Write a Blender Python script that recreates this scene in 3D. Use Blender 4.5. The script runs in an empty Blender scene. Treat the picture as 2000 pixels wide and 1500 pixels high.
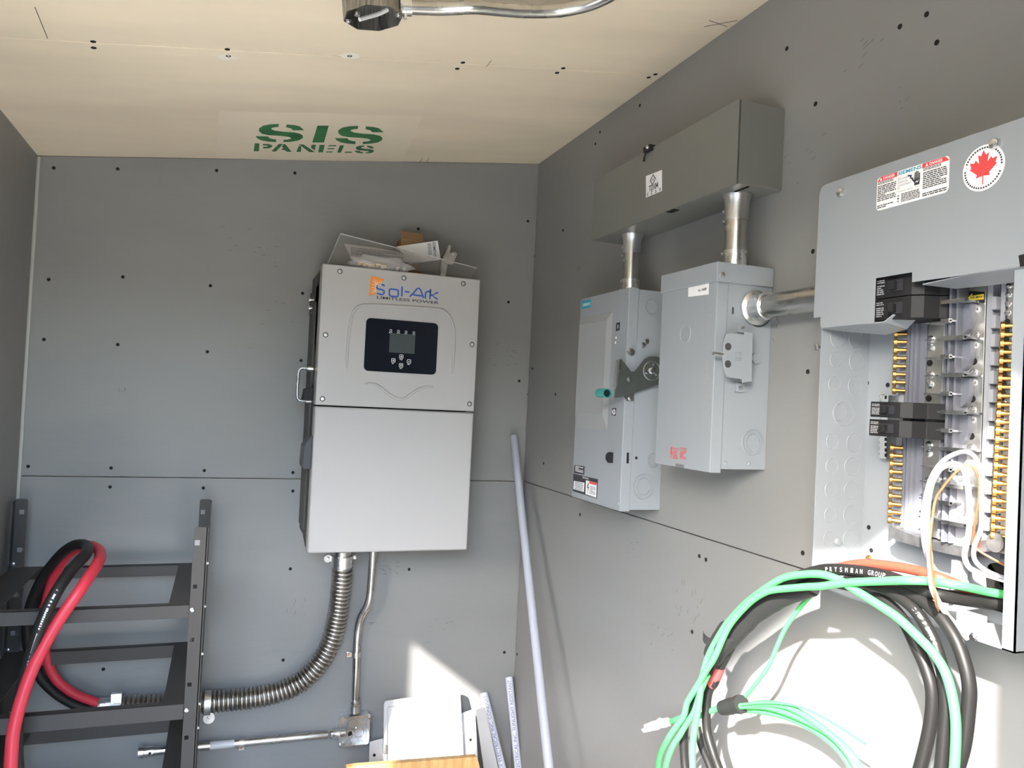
import bpy, bmesh, math, random
from mathutils import Vector as V, Matrix
random.seed(7)
SC = bpy.context.scene
COL = SC.collection
PI = math.pi
# ------------------------------------------------------------------ camera
W = 1.4904                     # room width: left wall x=0, right wall x=W, back wall y=0, door at y=-2.4
FPX = 1526.43
CAM = V((0.5208, -2.4853, 1.4902))
YAW, PITCH, ROLL = 0.3513, 0.022, 0.0481
cf = V((math.sin(YAW)*math.cos(PITCH), math.cos(YAW)*math.cos(PITCH), math.sin(PITCH)))
r0 = V((math.cos(YAW), -math.sin(YAW), 0)); u0 = r0.cross(cf)
cr = r0*math.cos(ROLL)+u0*math.sin(ROLL); cu = u0*math.cos(ROLL)-r0*math.sin(ROLL)
cam = bpy.data.objects.new('camera', bpy.data.cameras.new('camera')); COL.objects.link(cam)
cam.data.sensor_width = 36; cam.data.lens = FPX/2000*36; cam.data.clip_start = 0.02
m3 = Matrix((cr, cu, -cf)).transposed()
cam.matrix_world = Matrix.Translation(CAM) @ m3.to_4x4()
SC.camera = cam
# ------------------------------------------------------------------ light
SUN = V((1, .9, -.78)).normalized()
w = bpy.data.worlds.new('sky'); SC.world = w; w.use_nodes = True
nt = w.node_tree; bg = nt.nodes['Background']
sky = nt.nodes.new('ShaderNodeTexSky'); sky.sky_type = 'NISHITA'; sky.sun_disc = False
sky.sun_elevation = math.asin(-SUN.z); sky.sun_rotation = math.atan2(-SUN.x, -SUN.y)
sky.air_density = 1.0; sky.dust_density = 1.1
nt.links.new(sky.outputs[0], bg.inputs[0]); bg.inputs[1].default_value = 1.7
sl = bpy.data.lights.new('sun', 'SUN'); sl.energy = 10.5; sl.angle = math.radians(1.0); sl.color = (1, .96, .91)
so = bpy.data.objects.new('sun', sl); COL.objects.link(so)
so.rotation_euler = SUN.to_track_quat('-Z', 'Y').to_euler(); so.location = (-4, -6, 5)
SC.view_settings.view_transform = 'Standard'; SC.view_settings.look = 'None'
SC.view_settings.gamma = 1; SC.view_settings.use_curve_mapping = False
SC.view_settings.exposure = 1.23

# ------------------------------------------------------------------ frames and rays
SL = (2.3089-2.107)/W
cl = math.hypot(1, SL)
def frame(o, u, v):
    u = V(u).normalized(); v = V(v).normalized(); n = u.cross(v)
    return Matrix.Translation(V(o)) @ Matrix((u, v, n)).transposed().to_4x4()
FB = frame((0, 0, 0), (1, 0, 0), (0, 0, 1))          # back wall: (x, z, towards room)
FR = frame((W, 0, 0), (0, -1, 0), (0, 0, 1))         # right wall: (-y, z, towards room)
FL = frame((0, 0, 0), (0, 1, 0), (0, 0, 1))          # left wall
FC = frame((0, 0, 2.107), (1, 0, SL), (0, -1, 0))    # ceiling
def hit(px, py, F, d=0.0):
    """point where the sight line of a photograph pixel meets the plane n=d of frame F, as (u,v) in F"""
    ray = cf + cr*((px-1000)/FPX) - cu*((py-750)/FPX)
    n = F.to_3x3() @ V((0, 0, 1)); o = F @ V((0, 0, d))
    t = (o-CAM).dot(n)/ray.dot(n)
    q = F.inverted() @ (CAM+ray*t)
    return (q.x, q.y)
def at(px, py, F, d=0.0):
    u, v = hit(px, py, F, d); return F @ V((u, v, d))
def pts(F, d, L): return [hit(x, y, F, d) for x, y in L]
def side(y0): return frame((0, y0, 0), (1, 0, 0), (0, 0, 1))   # plane facing the door at y=y0

# ------------------------------------------------------------------ mesh builder
class MB:
    def __init__(s): s.v = []; s.f = []
    def add(s, vs, fs):
        b = len(s.v); s.v += [V(p) for p in vs]; s.f += [[i+b for i in f] for f in fs]; return s
    def fbox(s, F, lo, hi):
        a, b = lo, hi
        vs = [F @ V(((a, b)[i & 1][0], (a, b)[i >> 1 & 1][1], (a, b)[i >> 2 & 1][2])) for i in range(8)]
        return s.add(vs, [(0, 2, 3, 1), (4, 5, 7, 6), (0, 1, 5, 4), (2, 6, 7, 3), (0, 4, 6, 2), (1, 3, 7, 5)])
    def box(s, lo, hi): return s.fbox(Matrix.Identity(4), lo, hi)
    def prism(s, F, poly, n0, n1):
        k = len(poly)
        vs = [F @ V((p[0], p[1], n0)) for p in poly]+[F @ V((p[0], p[1], n1)) for p in poly]
        fs = [list(range(k))[::-1], list(range(k, 2*k))]+[(i, (i+1) % k, k+(i+1) % k, k+i) for i in range(k)]
        return s.add(vs, fs)
    def plate(s, F, outer, hole, n0, n1):
        """polygon with one hole of the same vertex count, extruded"""
        k = len(outer); A = lambda L, n: [F @ V((p[0], p[1], n)) for p in L]
        vs = A(outer, n0)+A(hole, n0)+A(outer, n1)+A(hole, n1); fs = []
        for i in range(k):
            j = (i+1) % k
            fs += [(i, k+i, k+j, j), (2*k+i, 2*k+j, 3*k+j, 3*k+i), (i, j, 2*k+j, 2*k+i), (k+i, 3*k+i, 3*k+j, k+j)]
        return s.add(vs, fs)
    def tube(s, path, r, n=10, caps=True, flat=None):
        P = [V(p) for p in path]; k = len(P)
        T = [(P[min(i+1, k-1)]-P[max(i-1, 0)]).normalized() for i in range(k)]
        a = V((0, 0, 1)) if abs(T[0].z) < .9 else V((1, 0, 0))
        a = (a-T[0]*a.dot(T[0])).normalized(); vs = []
        for i in range(k):
            a = (a-T[i]*a.dot(T[i])).normalized(); b = T[i].cross(a)
            rr_ = r[i] if isinstance(r, (list, tuple)) else r
            vs += [P[i]+(a*math.cos(2*PI*j/n)+b*math.sin(2*PI*j/n))*rr_ for j in range(n)]
        fs = [(i*n+j, i*n+(j+1) % n, (i+1)*n+(j+1) % n, (i+1)*n+j) for i in range(k-1) for j in range(n)]
        if caps: fs += [list(range(n))[::-1], list(range((k-1)*n, k*n))]
        return s.add(vs, fs)
    def cyl(s, p0, p1, r, n=16): return s.tube([p0, p1], r, n)
    def ring(s, F, u, v, R, r, nn=0.0, n=24, m=6):
        vs = []; 
        for i in range(n):
            t = 2*PI*i/n
            for j in range(m):
                q = 2*PI*j/m; rad = R+r*math.cos(q)
                vs.append(F @ V((u+rad*math.cos(t), v+rad*math.sin(t), nn+r*math.sin(q))))
        return s.add(vs, [(i*m+j, ((i+1) % n)*m+j, ((i+1) % n)*m+(j+1) % m, i*m+(j+1) % m) for i in range(n) for j in range(m)])
    def build(s, name, mat, parent=None, smooth=True, bevel=0, angle=35, seg=2):
        me = bpy.data.meshes.new(name)
        o0 = V((0, 0, 0)); p = parent
        while p is not None: o0 = o0+p.location; p = p.parent
        me.from_pydata([tuple(q-o0) for q in s.v], [], s.f)
        bm = bmesh.new(); bm.from_mesh(me); bmesh.ops.recalc_face_normals(bm, faces=bm.faces); bm.to_mesh(me); bm.free()
        if smooth:
            me.shade_smooth(); me.set_sharp_from_angle(angle=math.radians(angle))
        ob = bpy.data.objects.new(name, me); COL.objects.link(ob); ob.parent = parent
        me.materials.append(mat)
        if bevel:
            b = ob.modifiers.new('bevel', 'BEVEL'); b.width = bevel; b.segments = seg; b.limit_method = 'ANGLE'; b.angle_limit = math.radians(40)
        return ob
def rr(u0, v0, u1, v1, r, k=5):
    P = []
    for cx, cy, a in ((u1-r, v1-r, 0), (u0+r, v1-r, 90), (u0+r, v0+r, 180), (u1-r, v0+r, 270)):
        P += [(cx+r*math.cos(math.radians(a+90*i/k)), cy+r*math.sin(math.radians(a+90*i/k))) for i in range(k+1)]
    return P
def circ(u, v, r, n=20): return [(u+r*math.cos(2*PI*i/n), v+r*math.sin(2*PI*i/n)) for i in range(n)]
def spline(P, k=8):
    P = [V(p) for p in P]; Q = [P[0]*2-P[1]]+P+[P[-1]*2-P[-2]]; out = []
    for i in range(1, len(Q)-2):
        a, b, c, d = Q[i-1:i+3]
        for j in range(k):
            t = j/k
            out.append(((b*2)+(c-a)*t+(a*2-b*5+c*4-d)*t*t+(b*3-a-c*3+d)*t**3)*.5)
    return out+[P[-1]]
def resample(P, step):
    out = [P[0]]; acc = 0
    for a, b in zip(P, P[1:]):
        L = (b-a).length; t = step-acc
        while t <= L: out.append(a+(b-a)*(t/L)); t += step
        acc = (acc+L) % step
    return out
def tag(o, label, cat, group=None):
    o['label'] = label; o['category'] = cat
    if group: o['group'] = group
    return o
def thing(name, label, cat, loc, group=None):
    o = bpy.data.objects.new(name, None); COL.objects.link(o); o.location = loc; o.empty_display_size = .05
    return tag(o, label, cat, group)
def lab(o, t): o['label'] = t; return o
SHARED = {}
def dot(name, kind, F, u, v, n, parent, mat, scale=1.0, spin=0.0):
    """small repeated piece sharing its mesh; built about the origin with its axis on +z"""
    key = (kind, mat.name)
    if key not in SHARED: SHARED[key] = KINDS[kind](mat)
    o = bpy.data.objects.new(name, SHARED[key]); COL.objects.link(o)
    o0 = V((0, 0, 0)); p = parent
    while p is not None: o0 = o0+p.location; p = p.parent
    o.parent = parent; o.location = (F @ V((u, v, n)))-o0
    o.rotation_euler = (F.to_3x3() @ Matrix.Rotation(spin, 3, 'Z')).to_euler(); o.scale = (scale,)*3
    return o
def mesh_of(mb, mat, name):
    ob = mb.build(name, mat); me = ob.data; bpy.data.objects.remove(ob); return me
I4 = Matrix.Identity(4)
def lathe(prof, n=14):
    mb = MB(); vs = []
    for r, z in prof: vs += [V((r*math.cos(2*PI*j/n), r*math.sin(2*PI*j/n), z)) for j in range(n)]
    k = len(prof)
    mb.add(vs, [(i*n+j, i*n+(j+1) % n, (i+1)*n+(j+1) % n, (i+1)*n+j) for i in range(k-1) for j in range(n)]+[list(range(n))[::-1], list(range((k-1)*n, k*n))])
    return mb
def k_hole(m): return mesh_of(lathe([(.0046, -.001), (.0046, .0008), (.0034, .0009), (.0022, .0003)], 10), m, 'screw')
def k_pan(m):
    mb = lathe([(.005, -.002), (.005, .0012), (.0042, .0028), (.002, .0036)], 14)
    mb.fbox(I4, (-.0034, -.0006, .003), (.0034, .0006, .0042)); return mesh_of(mb, m, 'screw')
def k_hex(m):
    mb = lathe([(.0052, -.002), (.0052, .0016), (.0034, .002), (.0034, .0012), (.001, .0012)], 6)
    return mesh_of(mb, m, 'screw')
def k_set(m):   # set screw of a conduit fitting
    mb = lathe([(.0016, -.004), (.0016, .006), (.0038, .006), (.0038, .0095), (.003, .0105)], 10)
    mb.fbox(I4, (-.003, -.0005, .0095), (.003, .0005, .011)); return mesh_of(mb, m, 'set_screw')
def k_term(m):  # brass terminal screw, long barrel
    mb = lathe([(.0030, -.0155), (.0030, -.003), (.0056, -.003), (.0056, .001), (.0044, .002), (.0036, .001), (.0012, .001)], 12)
    mb.fbox(I4, (-.0036, -.0007, .0), (.0036, .0007, .0024)); return mesh_of(mb, m, 'terminal_screw')
def k_rivet(m): return mesh_of(lathe([(.0055, -.001), (.0055, .0012), (.0038, .0034), (.0012, .004)], 14), m, 'rivet')
KINDS = dict(hole=k_hole, pan=k_pan, hex=k_hex, set=k_set, term=k_term, rivet=k_rivet)
def text(s, F, u0, v0, u1, v1, n, mat, parent, name='lettering', off=0.0, th=.0004, shear=0.0, keep=False):
    """flat print: the words fitted into a rectangle of frame F"""
    cu_ = bpy.data.curves.new('t', 'FONT'); cu_.body = s; cu_.offset = off; cu_.shear = shear; cu_.resolution_u = 3; cu_.fill_mode = 'FRONT'
    ob = bpy.data.objects.new('t', cu_); COL.objects.link(ob)
    me = bpy.data.meshes.new_from_object(ob.evaluated_get(bpy.context.evaluated_depsgraph_get()))
    bpy.data.objects.remove(ob); bpy.data.curves.remove(cu_)
    xs = [q.co.x for q in me.vertices]; ys = [q.co.y for q in me.vertices]
    a, b, c, d = min(xs), max(xs), min(ys), max(ys)
    sx = (u1-u0)/(b-a); sy = (v1-v0)/(d-c)
    mb = MB(); mb.add([F @ V((u0+(q.co.x-a)*sx, v0+(q.co.y-c)*sy, n)) for q in me.vertices], [list(f.vertices) for f in me.polygons])
    bpy.data.meshes.remove(me)
    ob = mb.build(name, mat, parent, smooth=False)
    return ob
def textpx(s, F, d, p0, p1, mat, parent, **k):
    a = hit(*p0, F, d); b = hit(*p1, F, d)
    return text(s, F, min(a[0], b[0]), min(a[1], b[1]), max(a[0], b[0]), max(a[1], b[1]), d+.0006, mat, parent, **k)
def lines(F, u0, v0, u1, v1, n, rows, mat, parent, seed=1, fill=.85, name='small_print'):
    """rows of unreadably small print as runs of thin dashes"""
    R = random.Random(seed); mb = MB(); h = (v1-v0)/rows
    for i in range(rows):
        v = v1-h*(i+.5); u = u0; end = u1 if R.random() < fill else u0+(u1-u0)*R.uniform(.4, .8)
        while u < end-h*.5:
            e = min(end, u+h*R.uniform(.8, 3.2))
            mb.add([F @ V(q+(n,)) for q in ((u, v-h*.28), (e, v-h*.28), (e, v+h*.28), (u, v+h*.28))], [(0, 1, 2, 3)])
            u = e+h*.35
    o = mb.build(name, mat, parent, smooth=False); o['kind'] = 'stuff'; return o

# ------------------------------------------------------------------ materials
def mat(name, col, rough=.5, metal=0.0, var=0.0, vscale=8, stretch=(1, 1, 1), bump=0.0, bscale=30, spec=.5, rvar=0.0, alpha=1, trans=0.0, ior=1.45, col2=None, coat=0):
    m = bpy.data.materials.new(name); m.use_nodes = True; N = m.node_tree.nodes; L = m.node_tree.links
    b = N['Principled BSDF']; b.inputs['Base Color'].default_value = (*col, 1); b.inputs['Roughness'].default_value = rough
    b.inputs['Metallic'].default_value = metal; b.inputs['Specular IOR Level'].default_value = spec; b.inputs['IOR'].default_value = ior
    b.inputs['Transmission Weight'].default_value = trans; b.inputs['Alpha'].default_value = alpha; b.inputs['Coat Weight'].default_value = coat
    if var or bump or rvar or col2:
        tc = N.new('ShaderNodeTexCoord'); mp = N.new('ShaderNodeMapping'); mp.inputs['Scale'].default_value = stretch
        L.new(tc.outputs['Object'], mp.inputs[0])
        no = N.new('ShaderNodeTexNoise'); no.inputs['Scale'].default_value = vscale; no.inputs['Detail'].default_value = 5; L.new(mp.outputs[0], no.inputs[0])
        if var or col2:
            rp = N.new('ShaderNodeValToRGB'); c2 = col2 or tuple(max(0, c*(1-var)) for c in col)
            rp.color_ramp.elements[0].color = (*c2, 1); rp.color_ramp.elements[1].color = (*[min(1, c*(1+var*.5)) for c in col], 1)
            rp.color_ramp.elements[0].position = .32; rp.color_ramp.elements[1].position = .68
            L.new(no.outputs[0], rp.inputs[0]); L.new(rp.outputs[0], b.inputs['Base Color'])
        if rvar:
            mr = N.new('ShaderNodeMapRange'); mr.inputs[3].default_value = max(0, rough-rvar); mr.inputs[4].default_value = rough+rvar
            L.new(no.outputs[0], mr.inputs[0]); L.new(mr.outputs[0], b.inputs['Roughness'])
        if bump:
            n2 = N.new('ShaderNodeTexNoise'); n2.inputs['Scale'].default_value = bscale; n2.inputs['Detail'].default_value = 6; L.new(mp.outputs[0], n2.inputs[0])
            bu = N.new('ShaderNodeBump'); bu.inputs['Strength'].default_value = bump; bu.inputs['Distance'].default_value = .004
            L.new(n2.outputs[0], bu.inputs['Height']); L.new(bu.outputs[0], b.inputs['Normal'])
    return m
GREY = mat('grey_paint', (.24, .237, .23), .42, var=.05, vscale=3, stretch=(.6, .6, 2), bump=.35, bscale=14, spec=.4, rvar=.08)
CREAM = mat('cream_ply', (.84, .72, .54), .6, var=.10, vscale=2.2, stretch=(.6, 2.5, 1), bump=.12, bscale=14, spec=.25)
SHEATH = mat('sheathing', (.5, .42, .3), .8, var=.2)
FLOORM = mat('floor_ply', (.50, .48, .44), .7, var=.2, vscale=4)
GROUND = mat('gravel', (.78, .69, .55), .9, var=.12, vscale=6, bump=.4, bscale=60)
DARK = mat('dark_steel_screw', (.02, .019, .018), .85, spec=.15)
BEAD = mat('caulk', (.42, .42, .39), .6)
LGREY = mat('inverter_enamel', (.41, .40, .388), .38, spec=.4)
CHAR = mat('charcoal_casting', (.045, .04, .036), .5, bump=.05)
BLACKP = mat('black_plastic', (.016, .016, .017), .55, spec=.3)
BLACKG = mat('display_glass', (.006, .008, .014), .18, spec=.4)
SCREEN = mat('lcd', (.05, .062, .065), .3)
WHITE = mat('white_print', (.82, .82, .82), .5)
PAPER = mat('label_paper', (.80, .79, .78), .45)
INK = mat('black_ink', (.03, .03, .035), .5)
GINK = mat('grey_ink', (.22, .22, .24), .5)
ORANGE = mat('orange_print', (.80, .27, .04), .45)
BLUE = mat('blue_print', (.03, .11, .42), .45)
TEALP = mat('teal_print', (.02, .30, .42), .45)
REDP = mat('red_print', (.66, .06, .06), .45)
GREENP = mat('green_stencil', (.045, .19, .065), .7, var=.25, vscale=20)
BOXG = mat('enclosure_grey', (.28, .30, .315), .36, spec=.45, bump=.02, bscale=80)
COVG = mat('cover_grey', (.255, .27, .285), .34, spec=.5)
OLIVE = mat('trough_grey', (.17, .17, .152), .45, spec=.4)
GALV = mat('galvanised', (.70, .69, .67), .36, metal=1, var=.28, vscale=14, stretch=(2, 2, 1), rvar=.1)
GALVB = mat('bright_zinc', (.82, .82, .82), .28, metal=1, var=.2, vscale=30, rvar=.06)
EMT = mat('emt_steel', (.60, .59, .56), .27, metal=1, var=.22, vscale=10, rvar=.08)
FLEX = mat('flex_steel', (.46, .44, .41), .28, metal=1, var=.2, vscale=20)
BRASS = mat('brass', (.40, .25, .085), .42, metal=1, var=.25, vscale=90)
TIN = mat('tinned_bus', (.80, .78, .73), .40, metal=1, var=.2, vscale=20, rvar=.06)
PLAST = mat('bus_carrier_plastic', (.15, .155, .18), .4)
PLASTL = mat('light_carrier_plastic', (.30, .30, .318), .4)
RACK = mat('rack_powder_coat', (.048, .044, .040), .48, spec=.4)
REDC = mat('red_cable', (.56, .035, .055), .38)
BLKC = mat('black_cable', (.014, .0135, .013), .45, spec=.35)
GRNC = mat('green_wire', (.075, .40, .12), .4)
WHTW = mat('white_wire', (.80, .79, .75), .4)
GRYW = mat('grey_wire', (.27, .27, .31), .4)
COPPER = mat('copper', (.72, .30, .14), .3, metal=.8)
ORWIRE = mat('red_insulated', (.46, .065, .04), .4)
TAPE = mat('vinyl_tape', (.020, .020, .020), .5, spec=.35)
WTRIM = mat('white_trim_enamel', (.50, .50, .49), .4)
PVC = mat('grey_pvc', (.40, .41, .46), .35)
PVCL = mat('light_pvc', (.56, .58, .63), .4)
WOOD = mat('board_wood', (.66, .42, .17), .45, col2=(.46, .26, .09), vscale=5, stretch=(14, 14, .8))
CARD = mat('cardboard', (.27, .16, .08), .7)
TEALG = mat('teal_grip', (.03, .25, .23), .3)
DGREY = mat('zinc_dark_plate', (.17, .19, .18), .32, metal=.7, var=.15, vscale=20)
YELLOW = mat('yellow_sticker', (.80, .62, .06), .5)
MUST = mat('wire_nut_yellow', (.66, .44, .05), .45)
def clear(name, tint, fac, rough):
    m = bpy.data.materials.new(name); m.use_nodes = True; N = m.node_tree.nodes; L = m.node_tree.links
    b = N['Principled BSDF']; b.inputs['Base Color'].default_value = (*tint, 1); b.inputs['Roughness'].default_value = rough
    t = N.new('ShaderNodeBsdfTransparent'); mx = N.new('ShaderNodeMixShader'); mx.inputs[0].default_value = fac
    L.new(t.outputs[0], mx.inputs[1]); L.new(b.outputs[0], mx.inputs[2]); L.new(mx.outputs[0], N['Material Output'].inputs[0]); return m
CLEAR = clear('clear_sheet', (.34, .34, .33), .20, .10)
BAGM = clear('poly_bag', (.66, .64, .62), .34, .12)

# ------------------------------------------------------------------ the room
def struct(o): o['kind'] = 'structure'; return o
Y1 = 2.40
def ch(x): return 2.107+SL*x
wb = struct(MB().prism(FB, [(-.09, 0), (W+.09, 0), (W+.09, ch(W)+.02), (-.09, ch(0)+.0)], -.09, -.012).build('wall_back', SHEATH, smooth=False))
MB().prism(FB, [(0, 1.2215), (W, 1.2215), (W, ch(W)-.001), (0, ch(0)-.001)], -.012, 0).build('panel', GREY, wb, smooth=False)
MB().prism(FB, [(0, 0), (W, 0), (W, 1.2187), (0, 1.2187)], -.012, 0).build('panel', GREY, wb, smooth=False)
wr = struct(MB().fbox(FR, (-.012, 0, -.09), (Y1, ch(W), -.012)).build('wall_right', SHEATH, smooth=False))
MB().fbox(FR, (0.002, 1.2215, -.012), (Y1, ch(W)-.001, 0)).build('panel', GREY, wr, smooth=False)
MB().fbox(FR, (0.002, 0, -.012), (Y1, 1.2187, 0)).build('panel', GREY, wr, smooth=False)
# left wall with the side opening the low sun comes through
WY0, WY1, WZ0, WZ1 = 1.02, 1.35, 1.19, 1.645
lw = MB()
for a, b in (((-Y1, 0, -.09), (-WY1, ch(0), 0)), ((-WY1, 0, -.09), (-WY0, WZ0, 0)), ((-WY1, WZ1, -.09), (-WY0, ch(0), 0)), ((-WY0, 0, -.09), (.0, ch(0), 0))):
    lw.fbox(FL, a, b)
struct(lw.build('wall_left', GREY, smooth=False))
fr = MB(); DX, DZ = .755, 2.09
Ff = frame((0, -Y1, 0), (1, 0, 0), (0, 0, 1))
fr.prism(Ff, [(DX, 0), (W+.09, 0), (W+.09, ch(W)), (DX, ch(DX))], 0, .05)
fr.prism(Ff, [(-.09, DZ), (DX, DZ), (DX, ch(DX)), (-.09, ch(-.09))], 0, .05)
struct(fr.build('wall_front', GREY, smooth=False))
struct(MB().box((-.09, -Y1-.05, -.1), (W+.09, .09, 0)).build('floor', FLOORM, smooth=False))
cseam = hit(640, 109, FC, 0)[1]
ce = struct(MB().prism(FC, [(-.15, -.15), (W*cl+.15, -.15), (W*cl+.15, Y1+.08), (-.15, Y1+.08)], -.12, -.012).build('ceiling', SHEATH, smooth=False))
MB().prism(FC, [(-.05, 0), (W*cl+.03, 0), (W*cl+.03, cseam+.006), (-.05, cseam-.0105)], -.012, 0).build('panel', CREAM, ce, smooth=False, bevel=.0008)
MB().prism(FC, [(-.05, cseam-.0065), (W*cl+.03, cseam+.010), (W*cl+.03, Y1+.05), (-.05, Y1+.05)], -.012, 0).build('panel', CREAM, ce, smooth=False, bevel=.0008)
gr = struct(MB().box((-30, -32, -.25), (30, 30, -.15)).build('ground', GROUND, smooth=False))
# unseen dark slope added all round the yard: closes off the low sky
BLOCKM = mat('sky_block_dark', (.07, .075, .05), .9, var=.4, vscale=.6, bump=.5, bscale=3)
mb = MB(); vs = []; R = random.Random(2); nseg = 48
for rad, h0 in ((5.2, -.2), (8, .5), (12, 2.0), (18, 4.2), (28, 5.2)):
    vs += [V((.7+rad*math.cos(2*PI*i/nseg), -1.2+rad*math.sin(2*PI*i/nseg), h0+(R.uniform(-.4, .4) if h0 > 0 else 0))) for i in range(nseg)]
mb.add(vs, [(k*nseg+i, k*nseg+(i+1) % nseg, (k+1)*nseg+(i+1) % nseg, (k+1)*nseg+i) for k in range(4) for i in range(nseg)])
struct(mb.build('sky_block_ring', BLOCKM))
# corner bead
struct(MB().tube([(.004, -.004, .02), (.004, -.004, ch(0)-.004)], .005, 8).build('trim_1', BEAD))
for x, y in ((105,328),(230,330),(423,333),(576,338),(95,546),(240,541),(411,558),(591,573),(86,663),(230,673),(405,687),(588,704),(55,911),(217,914),(399,919),(572,923),(215,951),(397,953),(572,959),(202,1307),(567,1111),(553,1289),(799,1112),(985,1274),(817,447),(1031,432),(1014,744),(32,1321),(993,590)):
    dot('screw', 'hole', FB, *hit(x, y, FB), 0, wb, DARK, 1.05)
for x, y in ((1250,206),(1172,258),(1163,281),(1830,83),(1593,203),(1100,450),(1588,491),(1578,726),(1366,1086),(1379,1093),(1352,1234),(1568,1080),(1043,500),(1040,720),(1030,770),(1085,770),(1010,1278),(1133,1005),(1062,905),(1758,52),(1537,95),(1810,28)):
    dot('screw', 'hole', FR, *hit(x, y, FR), 0, wr, DARK, .95)
for x, y in ((182,81),(183,93),(444,96),(446,109),(683,109),(904,122),(893,134),(1100,133),(1088,142),(1280,145),(1267,151)):
    dot('screw', 'hole', FC, *hit(x, y, FC), 0, ce, DARK, 1.15)
# scuffs and raised grain lines in the paint
def scuffs(F, par, spots, seed):
    R = random.Random(seed); mb = MB()
    for x, y, n, sp, ang in spots:
        u, v = hit(x, y, F)
        for i in range(n):
            a = u+R.uniform(-sp, sp); b = v+R.uniform(-sp, sp)*.8; L = R.uniform(.004, .014); t = ang+R.uniform(-.25, .25)
            mb.tube([F @ V((a, b, .0001)), F @ V((a+L*.5*math.cos(t), b+L*.5*math.sin(t), .0005)), F @ V((a+L*math.cos(t), b+L*math.sin(t), .0001))], .0006, 4)
    mb.build('paint_scuff', GREYD, par)['kind'] = 'stuff'
GREYD = mat('scuffed_paint', (.15, .148, .14), .5)
scuffs(FB, wb, ((765, 1110, 14, .03, 2.6), (580, 1190, 8, .03, 1.5), (730, 1210, 7, .02, .3), (980, 690, 16, .05, -.1), (490, 480, 12, .09, -.06), (700, 850, 1, .01, 0), (540, 640, 8, .12, -.05), (240, 762, 4, .01, 2), (860, 1230, 8, .05, .05)), 4)
scuffs(FR, wr, ((1345, 1180, 16, .05, 1.3), (1290, 1260, 12, .05, .8), (1500, 650, 8, .03, 2.2), (1700, 120, 8, .06, .3), (1560, 330, 8, .06, .3), (1770, 190, 4, .03, .5), (1230, 1050, 8, .05, .2), (1130, 520, 6, .04, 1.2)), 5)
# lighter filler patches round two ceiling screws
FILL = mat('filler', (.86, .80, .68), .7)
for x, y, s in ((446, 112, .02), (683, 109, .022)):
    u, v = hit(x, y, FC); R = random.Random(x)
    o = MB().prism(FC, [(u+s*(.8+.4*R.random())*math.cos(a*PI/8), v+s*.7*(.7+.5*R.random())*math.sin(a*PI/8)) for a in range(16)], -.001, .0004).build('filler_patch', FILL, ce, smooth=False)
# stencilled sign on the ceiling: a paler primed rectangle and the green stencil
def zc(L): return [hit(430+a/4.762, 200+b/4.762, FC) for a, b in L]
PATCH = mat('primer_patch', (.85, .735, .56), .6, var=.07, vscale=3)
MB().prism(FC, zc([(-10, 80), (1880, 130), (1690, 560), (-40, 520)]), -.001, .0003).build('primer_patch', PATCH, ce, smooth=False)
S1a = [(547,200),(470,202),(400,215),(362,240),(360,265),(390,290),(450,302),(560,308),(640,318),(662,330),(655,338),(630,345),(590,347),(588,367),(660,364),(730,352),(768,330),(770,310),(750,292),(690,278),(590,272),(510,262),(475,248),(480,235),(510,228),(540,227)]
S1b = [(618,204),(690,210),(740,222),(780,256),(678,258),(660,240),(614,228)]
S1c = [(330,313),(445,315),(458,330),(490,340),(522,345),(518,367),(440,362),(380,350),(345,332)]
sh = lambda L: [(x+738, y+18) for x, y in L]
tiny = lambda L: [(1250+(x-330)*183/450, 400+(y-200)*72/167) for x, y in L]
LET = [('S', [S1a, S1b, S1c]), ('I', [[(905,215),(1010,215),(965,370),(857,370)]]), ('S', [sh(S1a), sh(S1b), sh(S1c)]),
 ('P', [[(322,380),(365,380),(360,452),(312,452)], [(398,385),(450,386),(483,398),(485,410),(455,424),(398,424),(400,412),(435,411),(445,404),(435,397),(396,396)]]),
 ('A', [[(548,385),(582,386),(560,412),(518,454),(478,453)], [(588,386),(606,388),(665,457),(618,456),(600,440),(570,440),(578,428),(590,428),(575,410)]]),
 ('N', [[(735,400),(755,410),(750,458),(708,457)], [(735,390),(775,390),(878,460),(830,460)], [(850,393),(890,393),(880,445),(845,420)]]),
 ('E', [[(925,395),(972,395),(955,462),(912,462)], [(1010,397),(1080,397),(1078,405),(1006,405)], [(1000,425),(1062,425),(1060,433),(996,433)], [(985,455),(1046,455),(1043,463),(982,463)]]),
 ('L', [[(1115,398),(1152,398),(1122,465),(1088,465)], [(1160,458),(1225,458),(1222,466),(1156,466)]]),
 ('S', [tiny(S1a), tiny(S1b), tiny(S1c)])]
for c, P in LET:
    mb = MB()
    for p in P: mb.prism(FC, zc(p), .0002, .0008)
    mb.build('stencil_letter', GREENP, ce, smooth=False)
# scratches on the ceiling and pencil ticks
mb = MB()
for a, b in (((68, 14), (93, 75)), ((1375, 52), (1440, 40)), ((1385, 40), (1420, 52)), ((818, 318), (826, 309)), ((832, 318), (838, 309)), ((950, 130), (960, 118))):
    p, q = at(*a, FC, .0003), at(*b, FC, .0003); mb.tube([p, q], .0006, 4)
mb.build('scratch', DARK, ce)['kind'] = 'stuff'

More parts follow.
